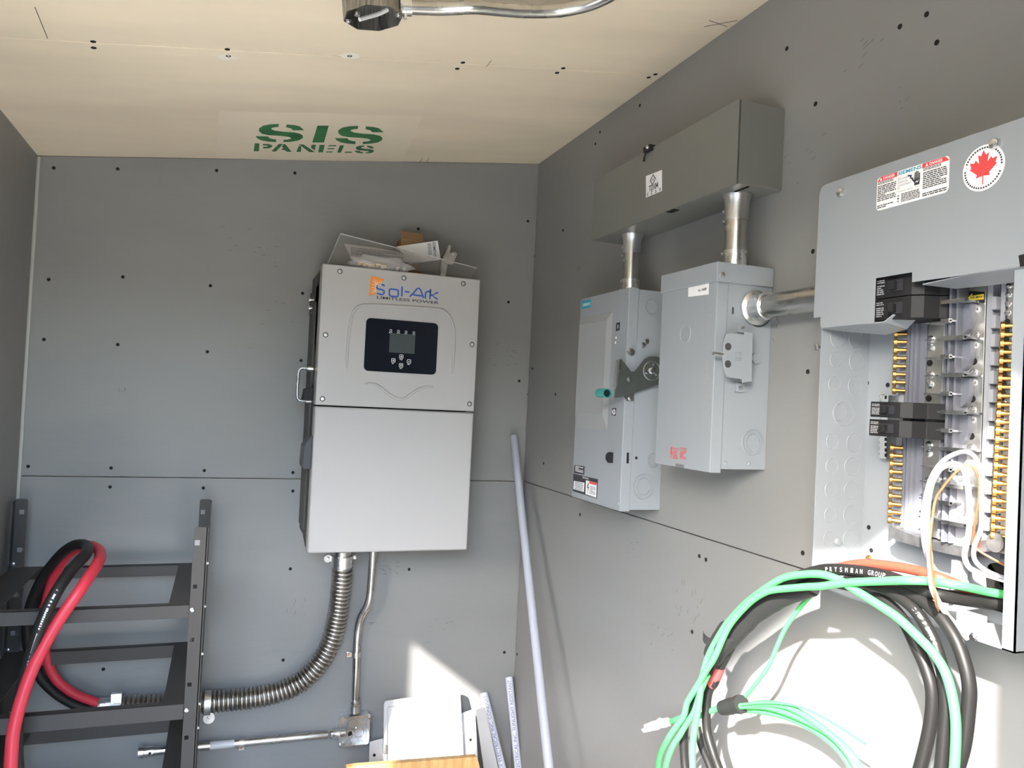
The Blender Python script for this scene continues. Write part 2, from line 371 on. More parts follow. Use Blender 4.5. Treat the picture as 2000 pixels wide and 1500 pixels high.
# ------------------------------------------------------------------ inverter
IX0, IX1, IZ0, IZ1, IY = .7590, 1.2236, 1.0404, 1.8504, .25
IM = 1.4525
inv = thing('solar_inverter', 'tall pale grey inverter on the back wall with black display and orange emblem', 'inverter', (.99, -.1, IZ0))
FI = side(-IY)
b = MB(); b.fbox(FB, (IX0-.001, IZ0+.028, .0), (IX1-.008, IZ1-.012, .195))
b.prism(frame((IX0-.001, 0, 0), (0, -1, 0), (0, 0, 1)), [(.10, IZ0+.028), (.195, IZ0+.006), (.195, IZ0+.03)], 0, -.46)
b.build('body', CHAR, inv, smooth=False, bevel=.003)
b = MB()
for i in range(9): b.fbox(FB, (IX0-.006, IZ0+.05, .02+i*.016), (IX0-.001, IZ1-.10, .026+i*.016))
b.build('heat_sink_fins', CHAR, inv, smooth=False)
MB().fbox(FB, (IX0, IM+.0015, .197), (IX1, IZ1, IY)).build('upper_cover', LGREY, inv, bevel=.003)
MB().fbox(FB, (IX0, IZ0, .197), (IX1, IM-.0025, IY)).build('lower_cover', LGREY, inv, bevel=.005)
for x, y in ((664,530),(789,543),(905,554),(636,654),(922,673),(630,779),(917,789)):
    u, v = hit(x, y, FI); dot('cover_screw', 'hex', FI, u, v, .001, inv, GALV, .95)
    MB().ring(FI, u, v, .0063, .0009, .0003).build('screw_recess', DARK, inv)
def ridge(L, name, r=.0042):
    P = [at(x, y, FI, .0004) for x, y in L]; P = spline(P, 7)
    k = len(P); MB().tube(P, [r*min(1, .35+min(i, k-1-i)*.2) for i in range(k)], 10).build(name, LGREY, inv)
ridge([(677,720),(679,680),(683,640),(688,615),(699,600),(720,595.5),(780,598.5),(850,603),(868,608),(880,622),(886.5,645),(886,690),(883.5,731)], 'embossed_arch')
ridge([(712,750),(725,750),(738,753),(752,764),(765,774),(778,779),(790,778),(803,770),(818,760),(832,756),(847,756.5)], 'embossed_wave')
a = hit(710, 724, FI); c = hit(856, 632, FI)
dp = MB().prism(FI, rr(a[0], a[1], c[0], c[1], .013), -.001, .0018).build('display_panel', BLACKG, inv)
a = hit(759.5, 688, FI); c = hit(811, 654, FI)
MB().fbox(FI, (a[0], a[1], .0018), (c[0], c[1], .0024)).build('screen', SCREEN, dp, smooth=False)
for i, (x, y) in enumerate(((763,645.5),(778,647),(793,648.5),(808,650))):
    u, v = hit(x, y, FI); MB().ring(FI, u, v, .003, .0006, .0021, 16, 4).build('indicator', WHITE, dp)
    lines(FI, u-.005, v-.0085, u+.005, v-.0045, .0022, 2, WHITE, dp, i)
for i, (x, y) in enumerate(((783.5,696.5),(768,704),(798.5,706),(783,713.5))):
    u, v = hit(x, y, FI); s = .0058
    k = MB().plate(FI, rr(u-s, v-s, u+s, v+s, .002, 2), rr(u-s+.0013, v-s+.0013, u+s-.0013, v+s-.0013, .0012, 2), .0018, .0026).build('button', WHITE, dp, smooth=False)
    t = [(0, .003), (-.003, -.002), (.003, -.002)]
    if i == 3: t = [(x_, -y_) for x_, y_ in t]
    if i == 1: t = [(-.003, 0), (.002, .003), (.002, -.003)]
    if i == 2: t = [(-.003, -.002), (-.001, -.001), (.003, .003), (0, -.003)]
    MB().prism(FI, [(u+p, v+q) for p, q in t], .0018, .0025).build('arrow', WHITE, dp, smooth=False)
    lines(FI, u-.004, v-.0105, u+.004, v-.0075, .0022, 1, WHITE, dp, i+9)
# emblem, name and motto
E4 = lambda L: [hit(560+a/4.055, 430+b_/4.055, FI) for a, b_ in L]
MB().prism(FI, E4([(667,440),(771,468),(752,500),(722,512),(708,530),(708,565),(690,592),(653,598)]), 0, .0006).build('sun_emblem', ORANGE, inv, smooth=False)
mb = MB()
o0 = E4([(735, 545)])[0]
for a, b_ in ((672,470),(690,462),(712,470),(735,470),(668,500),(664,530),(662,560),(668,580),(755,478)):
    e = E4([(a, b_)])[0]; d = V((o0[0]-e[0], o0[1]-e[1])); p = V(e)+d*.08; q = V(e)+d*.62; n = V((-d.y, d.x)).normalized()*.0009
    mb.prism(FI, [tuple(p+n*.3), tuple(q+n), tuple(q-n), tuple(p-n*.3)], .0006, .0009)
mb.build('sun_rays', WHITE, inv, smooth=False)
def stroke(F, P, w_, n, mb):
    """flat pen stroke of width w_ along the polyline P in frame F"""
    P = [V(p) for p in P]; k = len(P); Lf, Rt = [], []
    for i in range(k):
        d = (P[min(i+1, k-1)]-P[max(i-1, 0)]).normalized(); nn = V((-d.y, d.x))*w_*.5
        Lf.append(F @ V((*(P[i]+nn), n))); Rt.append(F @ V((*(P[i]-nn), n)))
    mb.add(Lf+Rt, [(i, i+1, k+i+1, k+i) for i in range(k-1)])
GL = [[(772,524),(766,513),(728,510),(714,518),(713,534),(724,545),(752,551),(768,559),(771,572),(764,585),(750,589),(714,580)],
 [(822,545),(872,552),(882,560),(881,598),(868,606),(824,600),(813,590),(814,553),(822,545)],
 [(914,526),(911,604)], [(934,565),(972,571)],
 [(974,606),(1008,572),(1036,540),(1050,541),(1062,556),(1084,617)], [(1000,591),(1072,601)],
 [(1098,622),(1098,586),(1104,571),(1118,566),(1144,569)], [(1139,546),(1133,625)], [(1198,572),(1150,596),(1196,628)], [(1138,594),(1152,595)]]
for i, g in enumerate(GL):
    g = E4(g)
    if i in (0, 1, 6): g = [(q.x, q.y) for q in spline([(x, y, 0) for x, y in g], 5)]
    mb = MB(); stroke(FI, g, .0046, .0006, mb); mb.build('lettering', BLUE, inv, smooth=False)
textpx('LIMITLESS POWER', FI, 0, (736, 583.4), (857, 589), INK, inv, off=.01)
# left side: handle, rotary switch, disconnect hump, rating label, bracket bolts
FS = frame((IX0-.001, 0, 0), (0, 1, 0), (0, 0, 1))   # left side face, n towards -x
hz1 = hit(605, 720, side(-.15))[1]; hz0 = hit(598, 783, side(-.15))[1]
P = [(IX0, -.15, hz1), (IX0-.034, -.15, hz1), (IX0-.04, -.15, hz1-.006), (IX0-.042, -.15, hz1-.02), (IX0-.042, -.15, hz0+.02), (IX0-.04, -.15, hz0+.006), (IX0-.034, -.15, hz0), (IX0, -.15, hz0)]
h = MB().tube(P, .0042, 10).build('handle', GALVB, inv)
for z in (hz1, hz0): MB().cyl((IX0-.016, -.15, z), (IX0+.001, -.15, z), .0075, 12).build('handle_ferrule', GALV, inv)
b = MB(); b.fbox(FS, (-.19, hz0+.003, 0), (-.15, hz0+.052, .012)); b.prism(frame((0, -.19, 0), (1, 0, 0), (0, 0, 1)), [(IX0, hz0+.002), (IX0-.03, hz0+.002), (IX0-.025, hz0+.035), (IX0, hz0+.04)], .0, -.045)
b.build('rotary_switch', BLACKP, inv, smooth=False, bevel=.002)
zt = hit(612, 850, side(-.2))[1]; zb = hit(600, 914, side(-.2))[1]
b = MB().prism(frame((0, -.235, 0), (1, 0, 0), (0, 0, 1)), [(IX0, zb), (IX0-.021, zb), (IX0-.025, zb+.008), (IX0-.023, zt-.03), (IX0-.006, zt), (IX0, zt)], 0, -.09)
b.build('disconnect_housing', mat('dark_grey_plastic', (.045, .047, .055), .4), inv, smooth=False, bevel=.002)
MB().fbox(FS, (-.192, 1.62, 0), (-.12, 1.80, .0006)).build('rating_label', mat('silver_label', (.45, .44, .43), .5), inv, smooth=False)
for z in (1.74, 1.765): MB().cyl((IX0-.016, -.08, z), (IX0, -.08, z), .006, 8).build('bracket_bolt', GALV, inv)
MB().fbox(FB, (IX0-.012, 1.72, .06), (IX0, 1.785, .085)).build('bracket', CHAR, inv, bevel=.002)

# ------------------------------------------------------------------ things lying on the inverter
ZT = IZ1
cb = thing('cardboard_box', 'small brown cardboard box behind the white carton on the inverter', 'box', at(805, 480, FB, .08))
p = at(779, 469, FB, .05); q = at(822, 469, FB, .05)
b = MB().box((p.x, -.085, ZT), (q.x, -.02, p.z)); b.build('box_body', CARD, cb, smooth=False, bevel=.001)
MB().fbox(frame((p.x, -.085, p.z-.0005), (1, 0, 0), (0, .55, .84)), (0, 0, 0), (q.x-p.x, .03, .0015)).build('flap', CARD, cb, smooth=False)
wc = thing('white_carton', 'slim white carton with grey printing lying tilted on the inverter', 'carton', at(820, 500, FB, .11))
F1 = side(-.11); A = pts(F1, 0, [(775, 481), (855, 470), (861, 507), (800, 515)])
MB().prism(F1, A, 0, -.022).build('carton_body', PAPER, wc, smooth=False, bevel=.0008)
FV = frame(F1 @ V((A[1][0], A[1][1], 0)), (.13, 0, -.99), (.99, 0, .13))
text('SIEMENS', FV, .004, -.018, .05, -.008, .0008, GINK, wc, off=.012)
lines(FV, .008, -.034, .045, -.022, .0008, 4, GINK, wc, 4)
mbk = thing('metal_bracket', 'small bent galvanised bracket at the right end of the inverter top', 'bracket', at(880, 505, FB, .09))
F2 = side(-.09)
MB().prism(F2, pts(F2, 0, [(862, 512), (877, 478), (881, 480), (869, 514)])[:-1]+[(hit(869, 514, F2)[0], ZT), (hit(862, 514, F2)[0], ZT)], 0, -.03).build('upright_tab', GALV, mbk, smooth=False)
MB().prism(F2, pts(F2, 0, [(868, 515), (873, 496), (889, 492), (893, 497), (884, 517)]), .004, -.02).build('base_tab', GALV, mbk, smooth=False, bevel=.001)
u, v = hit(886, 496, F2, .004); dot('screw', 'pan', F2, u, v, .004, mbk, GALVB)
cs = thing('clear_plastic_sheet', 'clear plastic sheet leaning across the top of the inverter', 'plastic sheet', at(780, 520, FB, .16))
F3 = frame((0, -.185, ZT), (1, 0, 0), (0, .30, .95))
o = MB().prism(F3, pts(F3, 0, [(665, 457), (931, 524), (921, 541), (800, 527), (640, 515)]), 0, .003).build('sheet', CLEAR, cs, smooth=False)
EDGE = clear('sheet_edge', (.75, .75, .72), .75, .3)
P = [F3 @ V((*hit(x, y, F3), .0015)) for x, y in ((665, 457), (931, 524))]; MB().tube(P, .0018, 6).build('cut_edge', EDGE, cs)
P = [F3 @ V((*hit(x, y, F3), .0015)) for x, y in ((665, 457), (640, 515))]; MB().tube(P, .001, 6).build('cut_edge', EDGE, cs)
lf = thing('printed_leaflet', 'folded printed leaflet seen behind the clear plastic sheet', 'paper', at(720, 495, FB, .13))
F4 = frame((0, -.150, ZT), (1, 0, 0), (0, .2, .98)); A = pts(F4, 0, [(672, 476), (735, 484), (800, 497), (830, 512), (690, 512)])
MB().prism(F4, A, 0, -.002).build('leaf', mat('leaflet', (.62, .58, .57), .5), lf, smooth=False)
lines(F4, A[0][0]+.02, A[1][1]-.03, A[2][0]-.02, A[1][1]-.006, .0006, 5, GINK, lf, 8)
def lump(cx, cy, cz, sx, sy, sz, seed, n=3):
    bm = bmesh.new(); bmesh.ops.create_icosphere(bm, subdivisions=n, radius=1); R = random.Random(seed)
    ph = [R.uniform(0, 6) for _ in range(6)]
    mb = MB(); vs = []
    for q in bm.verts:
        k = 1+.10*math.sin(q.co.x*7+ph[0])*math.cos(q.co.y*5+ph[1])+.09*math.sin(q.co.z*9+q.co.x*6+ph[2])+.06*math.sin(q.co.x*17+ph[3]+q.co.z*11)
        z = max(q.co.z*k, -.55)
        vs.append((cx+q.co.x*k*sx, cy+q.co.y*k*sy, cz+(z+.55)*sz))
    mb.add(vs, [[v.index for v in f.verts] for f in bm.faces]); bm.free(); return mb
p0 = at(677, 520, FB, .222); p1 = at(807, 520, FB, .222)
bag = thing('parts_bag', 'crinkled clear polythene bag of yellow wire connectors on the inverter edge', 'bag', ((p0.x+p1.x)/2, -.222, ZT))
lump((p0.x+p1.x)/2, -.222, ZT, (p1.x-p0.x)/2, .024, .028, 3).build('bag_film', BAGM, bag, angle=25)
for i in range(5):
    x = p0.x+.03+i*.017; MB().tube([(x, -.227-.004*(i % 2), ZT+.012), (x+.016, -.222, ZT+.0165-.002*(i % 3))], [.0052, .0034], 8).build('wire_nut', MUST, bag)
for i in range(3): MB().cyl((p0.x+.125+i*.017, -.227, ZT+.006), (p0.x+.135+i*.017, -.217, ZT+.014), .006, 8).build('locknut', GALV, bag)

# ------------------------------------------------------------------ flexible conduit to the battery rack
fx = thing('flexible_conduit', 'ribbed steel flexible conduit curving from under the inverter to the battery rack', 'conduit', at(400, 1372, FB, .045))
PL = [(668,1092,.075),(668,1120,.07),(665,1160,.06),(658,1210,.05),(645,1258,.045),(622,1298,.042),(590,1330,.042),(550,1350,.042),(500,1362,.042),(445,1368,.042),(392,1373,.042),(300,1378,.042),(235,1381,.042)]
P = resample(spline([at(x, y, FB, d) for x, y, d in PL], 12), .0021)
R_ = .0285
MB().tube(P, [R_+.0030*(1, 1, 1, .3, -1, .3)[i % 6] for i in range(len(P))], 24).build('hose', FLEX, fx, angle=80)
def clampring(path, r, name, m, parent, n=24): return MB().tube(path, r, n).build(name, m, parent)
a, c = at(668, 1084, FB, .078), at(667, 1106, FB, .074)
clampring([a, c], [.033, .033], 'upper_collar', GALVB, fx)
MB().cyl(at(668, 1074, FB, .08), a, .0285).build('upper_nipple', GALV, fx)
F5 = side(-.072)
for x, y in ((640, 1091), (693, 1088)):
    MB().prism(F5, circ(*hit(x, y, F5), .0115 if x < 650 else .007), -.003, .003).build('clamp_ear', GALVB, fx); u, v = hit(x, y, F5); dot('screw', 'pan', F5, u, v, .004, fx, GALV, 1.2)
P = [at(399, 1373, FB, .042), at(412, 1372, FB, .042)]; clampring(P, .0345, 'strap', GALV, fx)
b = MB().prism(FB, circ(*hit(408, 1402, FB), .0165), 0, .003); b.build('strap_tab', GALV, fx)
u, v = hit(408, 1401, FB, .003); dot('screw', 'pan', FB, u, v, .004, fx, GALVB, .9)
# lower end fitting behind the rack bars
a, c = at(236, 1381, FB, .042), at(192, 1383, FB, .042)
MB().tube([a, (a*.7+c*.3), (a*.68+c*.32), c], [.034, .034, .027, .027], 20).build('end_fitting', GALV, fx)
for x, y in ((228, 1353), (206, 1371)):
    q = at(x, y, FB, .06); MB().box((q.x-.014, q.y-.008, q.z-.03), (q.x+.014, q.y+.008, q.z)).build('clamp_screw_lug', GALVB, fx, bevel=.001)
for x, y in ((262, 1410), (222, 1410)):
    MB().prism(FB, circ(*hit(x, y, FB), .013), 0, .003).build('strap_tab', GALV, fx); u, v = hit(x, y, FB, .003); dot('screw', 'pan', FB, u, v, .004, fx, GALVB)

# ------------------------------------------------------------------ steel conduit and junction box on the back wall
vc = thing('steel_conduit', 'thin steel conduit with an offset bend running from the inverter down to the open box', 'conduit', at(693, 1385, FB, .02))
PL = [(729,1076,.06),(726,1120,.06),(722,1165,.055),(716,1186,.048),(706,1203,.038),(700,1225,.030),(697,1255,.027),(695,1320,.027),(693,1376,.027)]
MB().tube(spline([at(x, y, FB, d) for x, y, d in PL], 8), .0115, 16).build('tube', EMT, vc)
a, c = at(693.5, 1366, FB, .027), at(693, 1391, FB, .027); MB().tube([a, a*.6+c*.4, a*.55+c*.45, c], [.0145, .0145, .017, .017], 16).build('connector', GALVB, vc)
q = at(693, 1376, FB, .042); MB().cyl(q, q+V((0, -.008, 0)), .004, 8).build('set_screw', GALVB, vc)
a, c = at(696, 1273, FB, .027), at(695.5, 1283, FB, .027); MB().tube([a, c], .0138, 16).build('strap', GALV, vc)
A = pts(FB, 0, [(676, 1272), (690, 1272), (690, 1284), (676, 1284)]); MB().prism(FB, A, 0, .004).build('strap_foot', GALV, vc, bevel=.002)
u, v = hit(680, 1278, FB, .004); dot('screw', 'pan', FB, u, v, .004, vc, COPPER, .9)
jb = thing('junction_box', 'square open galvanised junction box low on the back wall', 'electrical box', at(690, 1455, FB, 0))
dJ = .045
A = pts(FB, dJ, [(664, 1404), (722, 1394), (724, 1452), (662, 1462)])
u0_ = (A[0][0]+A[3][0])/2; u1_ = (A[1][0]+A[2][0])/2; v0_ = (A[2][1]+A[3][1])/2; v1_ = (A[0][1]+A[1][1])/2
MB().prism(FB, rr(u0_, v0_, u1_, v1_, .008, 3), 0, .0025).build('back_plate', GALV, jb)
MB().plate(FB, rr(u0_, v0_, u1_, v1_, .008, 3), rr(u0_+.002, v0_+.002, u1_-.002, v1_-.002, .006, 3), .0025, dJ).build('box_wall', GALVB, jb)
cu0, cv0 = (u0_+u1_)/2, (v0_+v1_)/2
for du, dv, r in ((-.02, .033, .009), (.02, .033, .013), (0, .005, .015), (.033, .012, .008), (.02, -.022, .016), (-.012, -.035, .009)):
    mb = MB().ring(FB, cu0+du, cv0+dv, r, .0012, .0028, 18, 4); mb.build('knockout', GALVB, jb)
MB().tube([at(661, 1432, FB, .024), at(661, 1432, FB, .024)+V((.02, 0, 0))], .0115, 16).build('conduit_end', GALVB, jb)
q = V((u0_+.022, -.024, hit(661, 1432, FB, .024)[1]))
MB().ring(frame(q+V((.012, -.012, 0)), (1, .35, 0), (0, 0, 1)), 0, 0, .0105, .003, 0, 20, 6).build('bushing', GALVB, jb)
MB().prism(frame(q+V((.012, -.011, 0)), (1, .35, 0), (0, 0, 1)), circ(0, 0, .009), -.001, 0).build('conduit_mouth', DARK, jb)
for x, y in ((665, 1455), (722, 1400)):
    u, v = hit(x, y, FB, dJ); MB().fbox(FB, (u-.005, v-.007, dJ-.006), (u+.005, v+.007, dJ)).build('cover_lug', GALVB, jb, bevel=.001); dot('screw', 'pan', FB, u, v, dJ+.001, jb, GALVB, .8)
hc = thing('steel_conduit', 'level steel conduit running left from the open box behind the rack post', 'conduit', at(470, 1450, FB, .02))
a, c = at(640, 1434.5, FB, .024), at(290, 1468, FB, .024)
MB().cyl(a, c, .0115).build('tube', EMT, hc)
MB().tube([at(663, 1432.5, FB, .024), at(645, 1434.2, FB, .024)], .0145, 16).build('connector', GALVB, hc)
MB().tube([at(300, 1467, FB, .024), at(282, 1468.8, FB, .024), at(281, 1468.8, FB, .024), at(270, 1470, FB, .024)], [.0145, .0145, .017, .0165], 16).build('connector', GALVB, hc)
for x, y in ((652, 1436), (293, 1470)):
    q = at(x, y, FB, .038); MB().cyl(q, q+V((0, -.006, -.004)), .004, 8).build('set_screw', GALVB, hc)
a, c = at(466, 1451, FB, .024), at(476, 1450, FB, .024); MB().tube([a, c], .0138, 16).build('strap', GALV, hc)
A = pts(FB, 0, [(465, 1452), (478, 1452), (478, 1464), (465, 1466)]); MB().prism(FB, A, 0, .004).build('strap_foot', GALV, hc, bevel=.002)
u, v = hit(471, 1460, FB, .004); dot('screw', 'pan', FB, u, v, .004, hc, COPPER, .9)
a, c = at(410, 1456.5, FB, .024), at(457, 1452, FB, .024); MB().tube([a, c], .0118, 16, False).build('printed_band', mat('silver_band', (.62, .62, .62), .4), hc)

# ------------------------------------------------------------------ battery rack
rk = thing('battery_rack', 'open black steel battery rack standing in the left corner', 'rack', (.25, -.33, 0))
XL, XR, YF, YB, ZR = .012, .5005, -.553, -.075, 1.167
HOLES = [hit(371, y, side(YF))[1] for y in (1146, 1250, 1337, 1440)]+[.60-.09*i for i in range(6)]
def post(name, x0, x1, y, ydir, sx):
    mb = MB(); F = frame((0, y, 0), (1, 0, 0), (0, 0, 1)); t = .002; hz = .0045; xm = x0+.009 if sx > 0 else x1-.009; prev = 0
    for z in sorted(HOLES):
        mb.fbox(F, (x0, prev, -t), (x1, z-hz, 0)); mb.fbox(F, (x0, z-hz, -t), (xm-hz, z+hz, 0)); mb.fbox(F, (xm+hz, z-hz, -t), (x1, z+hz, 0)); prev = z+hz
    mb.prism(F, [(x0, prev), (x1, prev), (x1, ZR-.004), (x1-.004, ZR), (x0+.004, ZR), (x0, ZR-.004)], -t, 0)
    xs = x1 if sx > 0 else x0
    mb.box((xs-.002, min(y, y+ydir*.03), 0), (xs+.002, max(y, y+ydir*.03), ZR-.003))
    mb.build(name, RACK, rk, smooth=False)
post('post', XR-.029, XR, YF, 1, 1); post('post', XR-.03, XR, YB, -1, 1)
post('post', XL, XL+.029, YF, 1, -1); post('post', XL, XL+.03, YB, -1, -1)
# square tabs
for x0, y, z in ((XR-.0205, YF, hit(381, 1060, side(YF))[1]), (XR-.0205, YB, hit(395, 1000, side(YB))[1]), (XL+.018, YB, hit(32, 1000, side(YB))[1]), (XL+.018, YB, hit(28, 1074, side(YB))[1]), (XL+.016, YB, hit(22, 1162, side(YB))[1]), (XL+.015, YB, hit(17, 1237, side(YB))[1])):
    MB().fbox(side(y), (x0-.0055, z-.006, 0), (x0+.0055, z+.006, .001)).build('square_nut', mat('dull_nut', (.20, .20, .20), .4), rk, smooth=False)
LV = []
for ya, yb_ in ((1182, 1208), (1375, 1406)): LV.append((hit(358, ya, side(YF))[1], hit(358, yb_, side(YF))[1]))
LV += [(.555, .521), (.335, .301), (.115, .081)]
for i, (z1, z0) in enumerate(LV):
    for y, s in ((YF+.003, 1), (YB-.012, 1)):
        dz = -.006 if s > 0 and y > -.3 else 0
        mb = MB(); mb.box((XL+.004, y, z0+dz), (XR-.03, y+.002, z1+dz)); mb.box((XL+.004, y, z1+dz-.002), (XR-.03, y+.022, z1+dz)); mb.build('crossbar', RACK, rk, smooth=False, bevel=.0006)
    zf = z1-.003
    for x0, x1 in ((XR-.075, XR-.004), (XL+.004, XL+.075)):
        mb = MB(); mb.box((x0, YF+.006, zf-.002), (x1, YB-.016, zf)); xs = x1 if x1 > .3 else x0
        mb.box((xs-.001, YF+.006, zf-.03), (xs+.001, YB-.016, zf)); mb.build('side_rail', RACK, rk, smooth=False)
    u = XR-.028; dot('bolt', 'pan', side(YF), XR-.0235, (z0+z1)/2+.004, .001, rk, GALVB, 1.1)
    for q in ((XL+.026, YB-.002),): dot('bolt', 'pan', side(YB), XL+.006, (z0+z1)/2+.02, .001, rk, GALVB, .9); dot('bolt', 'pan', side(YB), XL+.006, (z0+z1)/2-.015, .001, rk, GALVB, .9)
FX = frame((XR+.002, 0, 0), (0, -1, 0), (0, 0, 1))
FXr = frame((XR+.002, 0, 0), (0, 1, 0), (0, 0, 1))
for z in (1.08, .98, .87, .755, .70):
    dot('bolt', 'pan', FXr, YF+.022, z, .001, rk, GALVB, .8)
# ------------------------------------------------------------------ battery cables over the rack
def cable(name, label, cat, PL, F, r, m, n=12, k=8, group=None):
    P = spline([at(x, y, F, d) for x, y, d in PL], k)
    t = thing(name, label, cat, P[0], group); MB().tube(P, r, n).build('sheath', m, t); return t
red = cable('battery_cable', 'thick red battery cable looped over the black rack bars', 'cable',
  [(20,1560,.68),(22,1480,.67),(30,1410,.66),(62,1310,.64),(110,1220,.62),(158,1150,.60),(188,1105,.54),(196,1085,.47),(190,1072,.40),(172,1066,.33),(150,1072,.26),(126,1092,.20),(104,1130,.14),(92,1170,.12),(83,1210,.10),(88,1270,.085),(105,1320,.07),(140,1352,.058),(185,1371,.046),(200,1376,.044)], FB, .0125, REDC, 14)
blk = cable('battery_cable', 'thick black battery cable looped beside the red one over the rack', 'cable',
  [(35,1560,.655),(34,1500,.655),(32,1460,.65),(36,1385,.64),(52,1310,.63),(80,1220,.63),(108,1160,.62),(138,1115,.58),(165,1085,.53),(171,1070,.45),(160,1063,.38),(138,1068,.30),(112,1090,.22),(82,1130,.15),(60,1180,.11),(52,1220,.095),(56,1270,.085),(78,1322,.065),(110,1355,.055),(150,1378,.048),(190,1387,.042)], FB, .0125, BLKC, 14)
blk2 = cable('battery_cable', 'second black cable hanging behind the rack bars against the back wall', 'cable',
  [(110,1100,.17),(88,1140,.12),(70,1190,.08),(66,1230,.07),(70,1275,.06),(92,1322,.05),(130,1358,.04),(190,1384,.036)], FB, .009, BLKC, 12)
def along(PL, F, s, t, h, m, parent, seed, k=8):
    """row of tiny print characters following a cable path"""
    P = spline([at(x, y, F, d) for x, y, d in PL], k); R = random.Random(seed); mb = MB(); n = len(P)
    for i in range(int(n*s), int(n*t)):
        a, b_ = P[i], P[i+1]; L = (b_-a).length; c = int(L/.006)+1; d = (b_-a).normalized(); f = (CAM-a).normalized(); sd = d.cross(f).normalized(); up = sd.cross(d)
        for j in range(c):
            if R.random() < .18: continue
            q = a+(b_-a)*(j/c)+f*h; e = .0032
            mb.add([q-sd*.0022, q-sd*.0022+d*e, q+sd*R.uniform(0, .0022)+d*e, q+sd*.0022], [(0, 1, 2, 3)])
    o = mb.build('small_print', m, parent, smooth=False); o['kind'] = 'stuff'
along([(32,1460,.65),(36,1385,.64),(52,1310,.63),(80,1220,.63),(108,1160,.62),(138,1115,.58)], FB, .0, .85, .0128, PAPER, blk, 3)

# ------------------------------------------------------------------ low objects by the back wall
dt = thing('panel_trim_cover', 'white metal breaker panel trim with a raised door leaning on the back wall', 'panel cover', (1.15, -.08, 0))
Ft2 = frame((0, -.195, 0), (1, 0, 0), (0, .32, 1))
A = pts(Ft2, 0, [(722, 1449), (751, 1441), (905, 1392), (928, 1384), (934, 1490), (955, 1760), (712, 1760)])
MB().prism(Ft2, A, -.004, 0).build('trim_plate', WTRIM, dt, smooth=False, bevel=.0012)
a4 = pts(Ft2, .012, [(750, 1369), (899, 1350), (907, 1500), (925, 1790), (748, 1790)])
def inset(P, k):
    c = V((sum(p[0] for p in P)/len(P), sum(p[1] for p in P)/len(P))); return [tuple(V(p)+(c-V(p)).normalized()*k) for p in P]
def rounded(P, r, k=4):
    out = []
    for i, p in enumerate(P):
        p = V(p); a = (V(P[i-1])-p).normalized(); b_ = (V(P[(i+1) % len(P)])-p).normalized()
        for j in range(k+1):
            t = j/k; out.append(tuple((p+a*r)*(1-t)**2+p*2*t*(1-t)+(p+b_*r)*t*t))
    return out
q5 = [a4[0], a4[4], a4[3], a4[2], a4[1]]
MB().prism(Ft2, rounded(q5, .012), 0, .010).build('door', WTRIM, dt, bevel=.003)
MB().plate(Ft2, rounded(q5, .012), rounded(inset(q5, .022), .006), .0100, .014).build('door_rim', WTRIM, dt, bevel=.002)
a = hit(751, 1463, Ft2, .014); MB().fbox(Ft2, (a[0]-.004, a[1]-.013, 0), (a[0]+.004, a[1]+.013, .02)).build('hinge', GALV, dt, bevel=.001)
for x, y in ((731, 1475), (919, 1445)): u, v = hit(x, y, Ft2); dot('screw_hole', 'hole', Ft2, u, v, 0, dt, DARK)
ws = tag(MB().prism(side(-.125), pts(side(-.125), 0, [(929, 1387), (946, 1380), (972, 1497), (1010, 1720), (1004, 1730), (965, 1730), (944, 1497)]), 0, .003).build('white_strip', WTRIM, smooth=False, bevel=.001), 'long white metal strip standing between the trim cover and the pipes', 'metal strip')
wd = thing('wooden_board', 'varnished wooden board edge at the bottom of the picture before the white cover', 'board', (1.04, -.40, 0))
FW = frame((0, -.40, 0), (1, 0, 0), (0, .05, .998))
A = pts(FW, 0, [(676, 1499), (700, 1496), (932, 1478), (938, 1500), (985, 1900), (690, 2150)])
A[-2] = (A[-2][0], .0); A[-1] = (A[-1][0], .0); 
MB().prism(FW, A, -.022, 0).build('board', WOOD, wd, smooth=False, bevel=.002)
def pipe(name, label, top, bot, r, m, txt=None, f0=.05, f1=.9):
    t = thing(name, label, 'pipe', bot)
    ax = (V(top)-V(bot)).normalized(); L = (V(top)-V(bot)).length; n = 20
    a = ax.orthogonal().normalized(); b_ = ax.cross(a); vs = []
    for c, rad in ((V(bot), r), (V(top), r), (V(top), r-.0028), (V(top)-ax*.3, r-.0028)):
        vs += [c+(a*math.cos(2*PI*j/n)+b_*math.sin(2*PI*j/n))*rad for j in range(n)]
    MB().add(vs, [(i*n+j, i*n+(j+1) % n, (i+1)*n+(j+1) % n, (i+1)*n+j) for i in range(3) for j in range(n)]+[list(range(n))[::-1], list(range(3*n, 4*n))]).build('tube', m, t, angle=50)
    if txt:
        mid = (V(top)+V(bot))/2; f = (CAM-mid); f = (f-ax*f.dot(ax)).normalized(); up = f.cross(ax)
        F = Matrix.Translation(V(bot)) @ Matrix((ax, up, f)).transposed().to_4x4()
        text(txt, F, L*f0, -r*.42, L*f1, r*.42, r*1.0+.0006, mat('violet_ink', (.16, .13, .28), .5), t, name='printing', off=.008)
    return t
tp = at(1003, 853, FB, .022); bt = at(1072, 1495, FB, .62); dv = (bt-tp); bt = tp+dv*(tp.z-.0)/(tp.z-bt.z)
pipe('conduit_pipe', 'long grey plastic conduit leaning in the corner, tallest of the three', tp, bt, .0125, PVC)
tp = at(994, 1322, FB, .02); bt = tp+(at(1012, 1500, FB, .10)-tp)*(tp.z/(tp.z-at(1012, 1500, FB, .10).z))
pipe('conduit_pipe', 'short printed grey plastic conduit standing nearest the corner', tp, bt, .0125, PVCL, 'IPEX ELECTRICAL INC. SUNLIGHT RESISTANT', .45, .985)
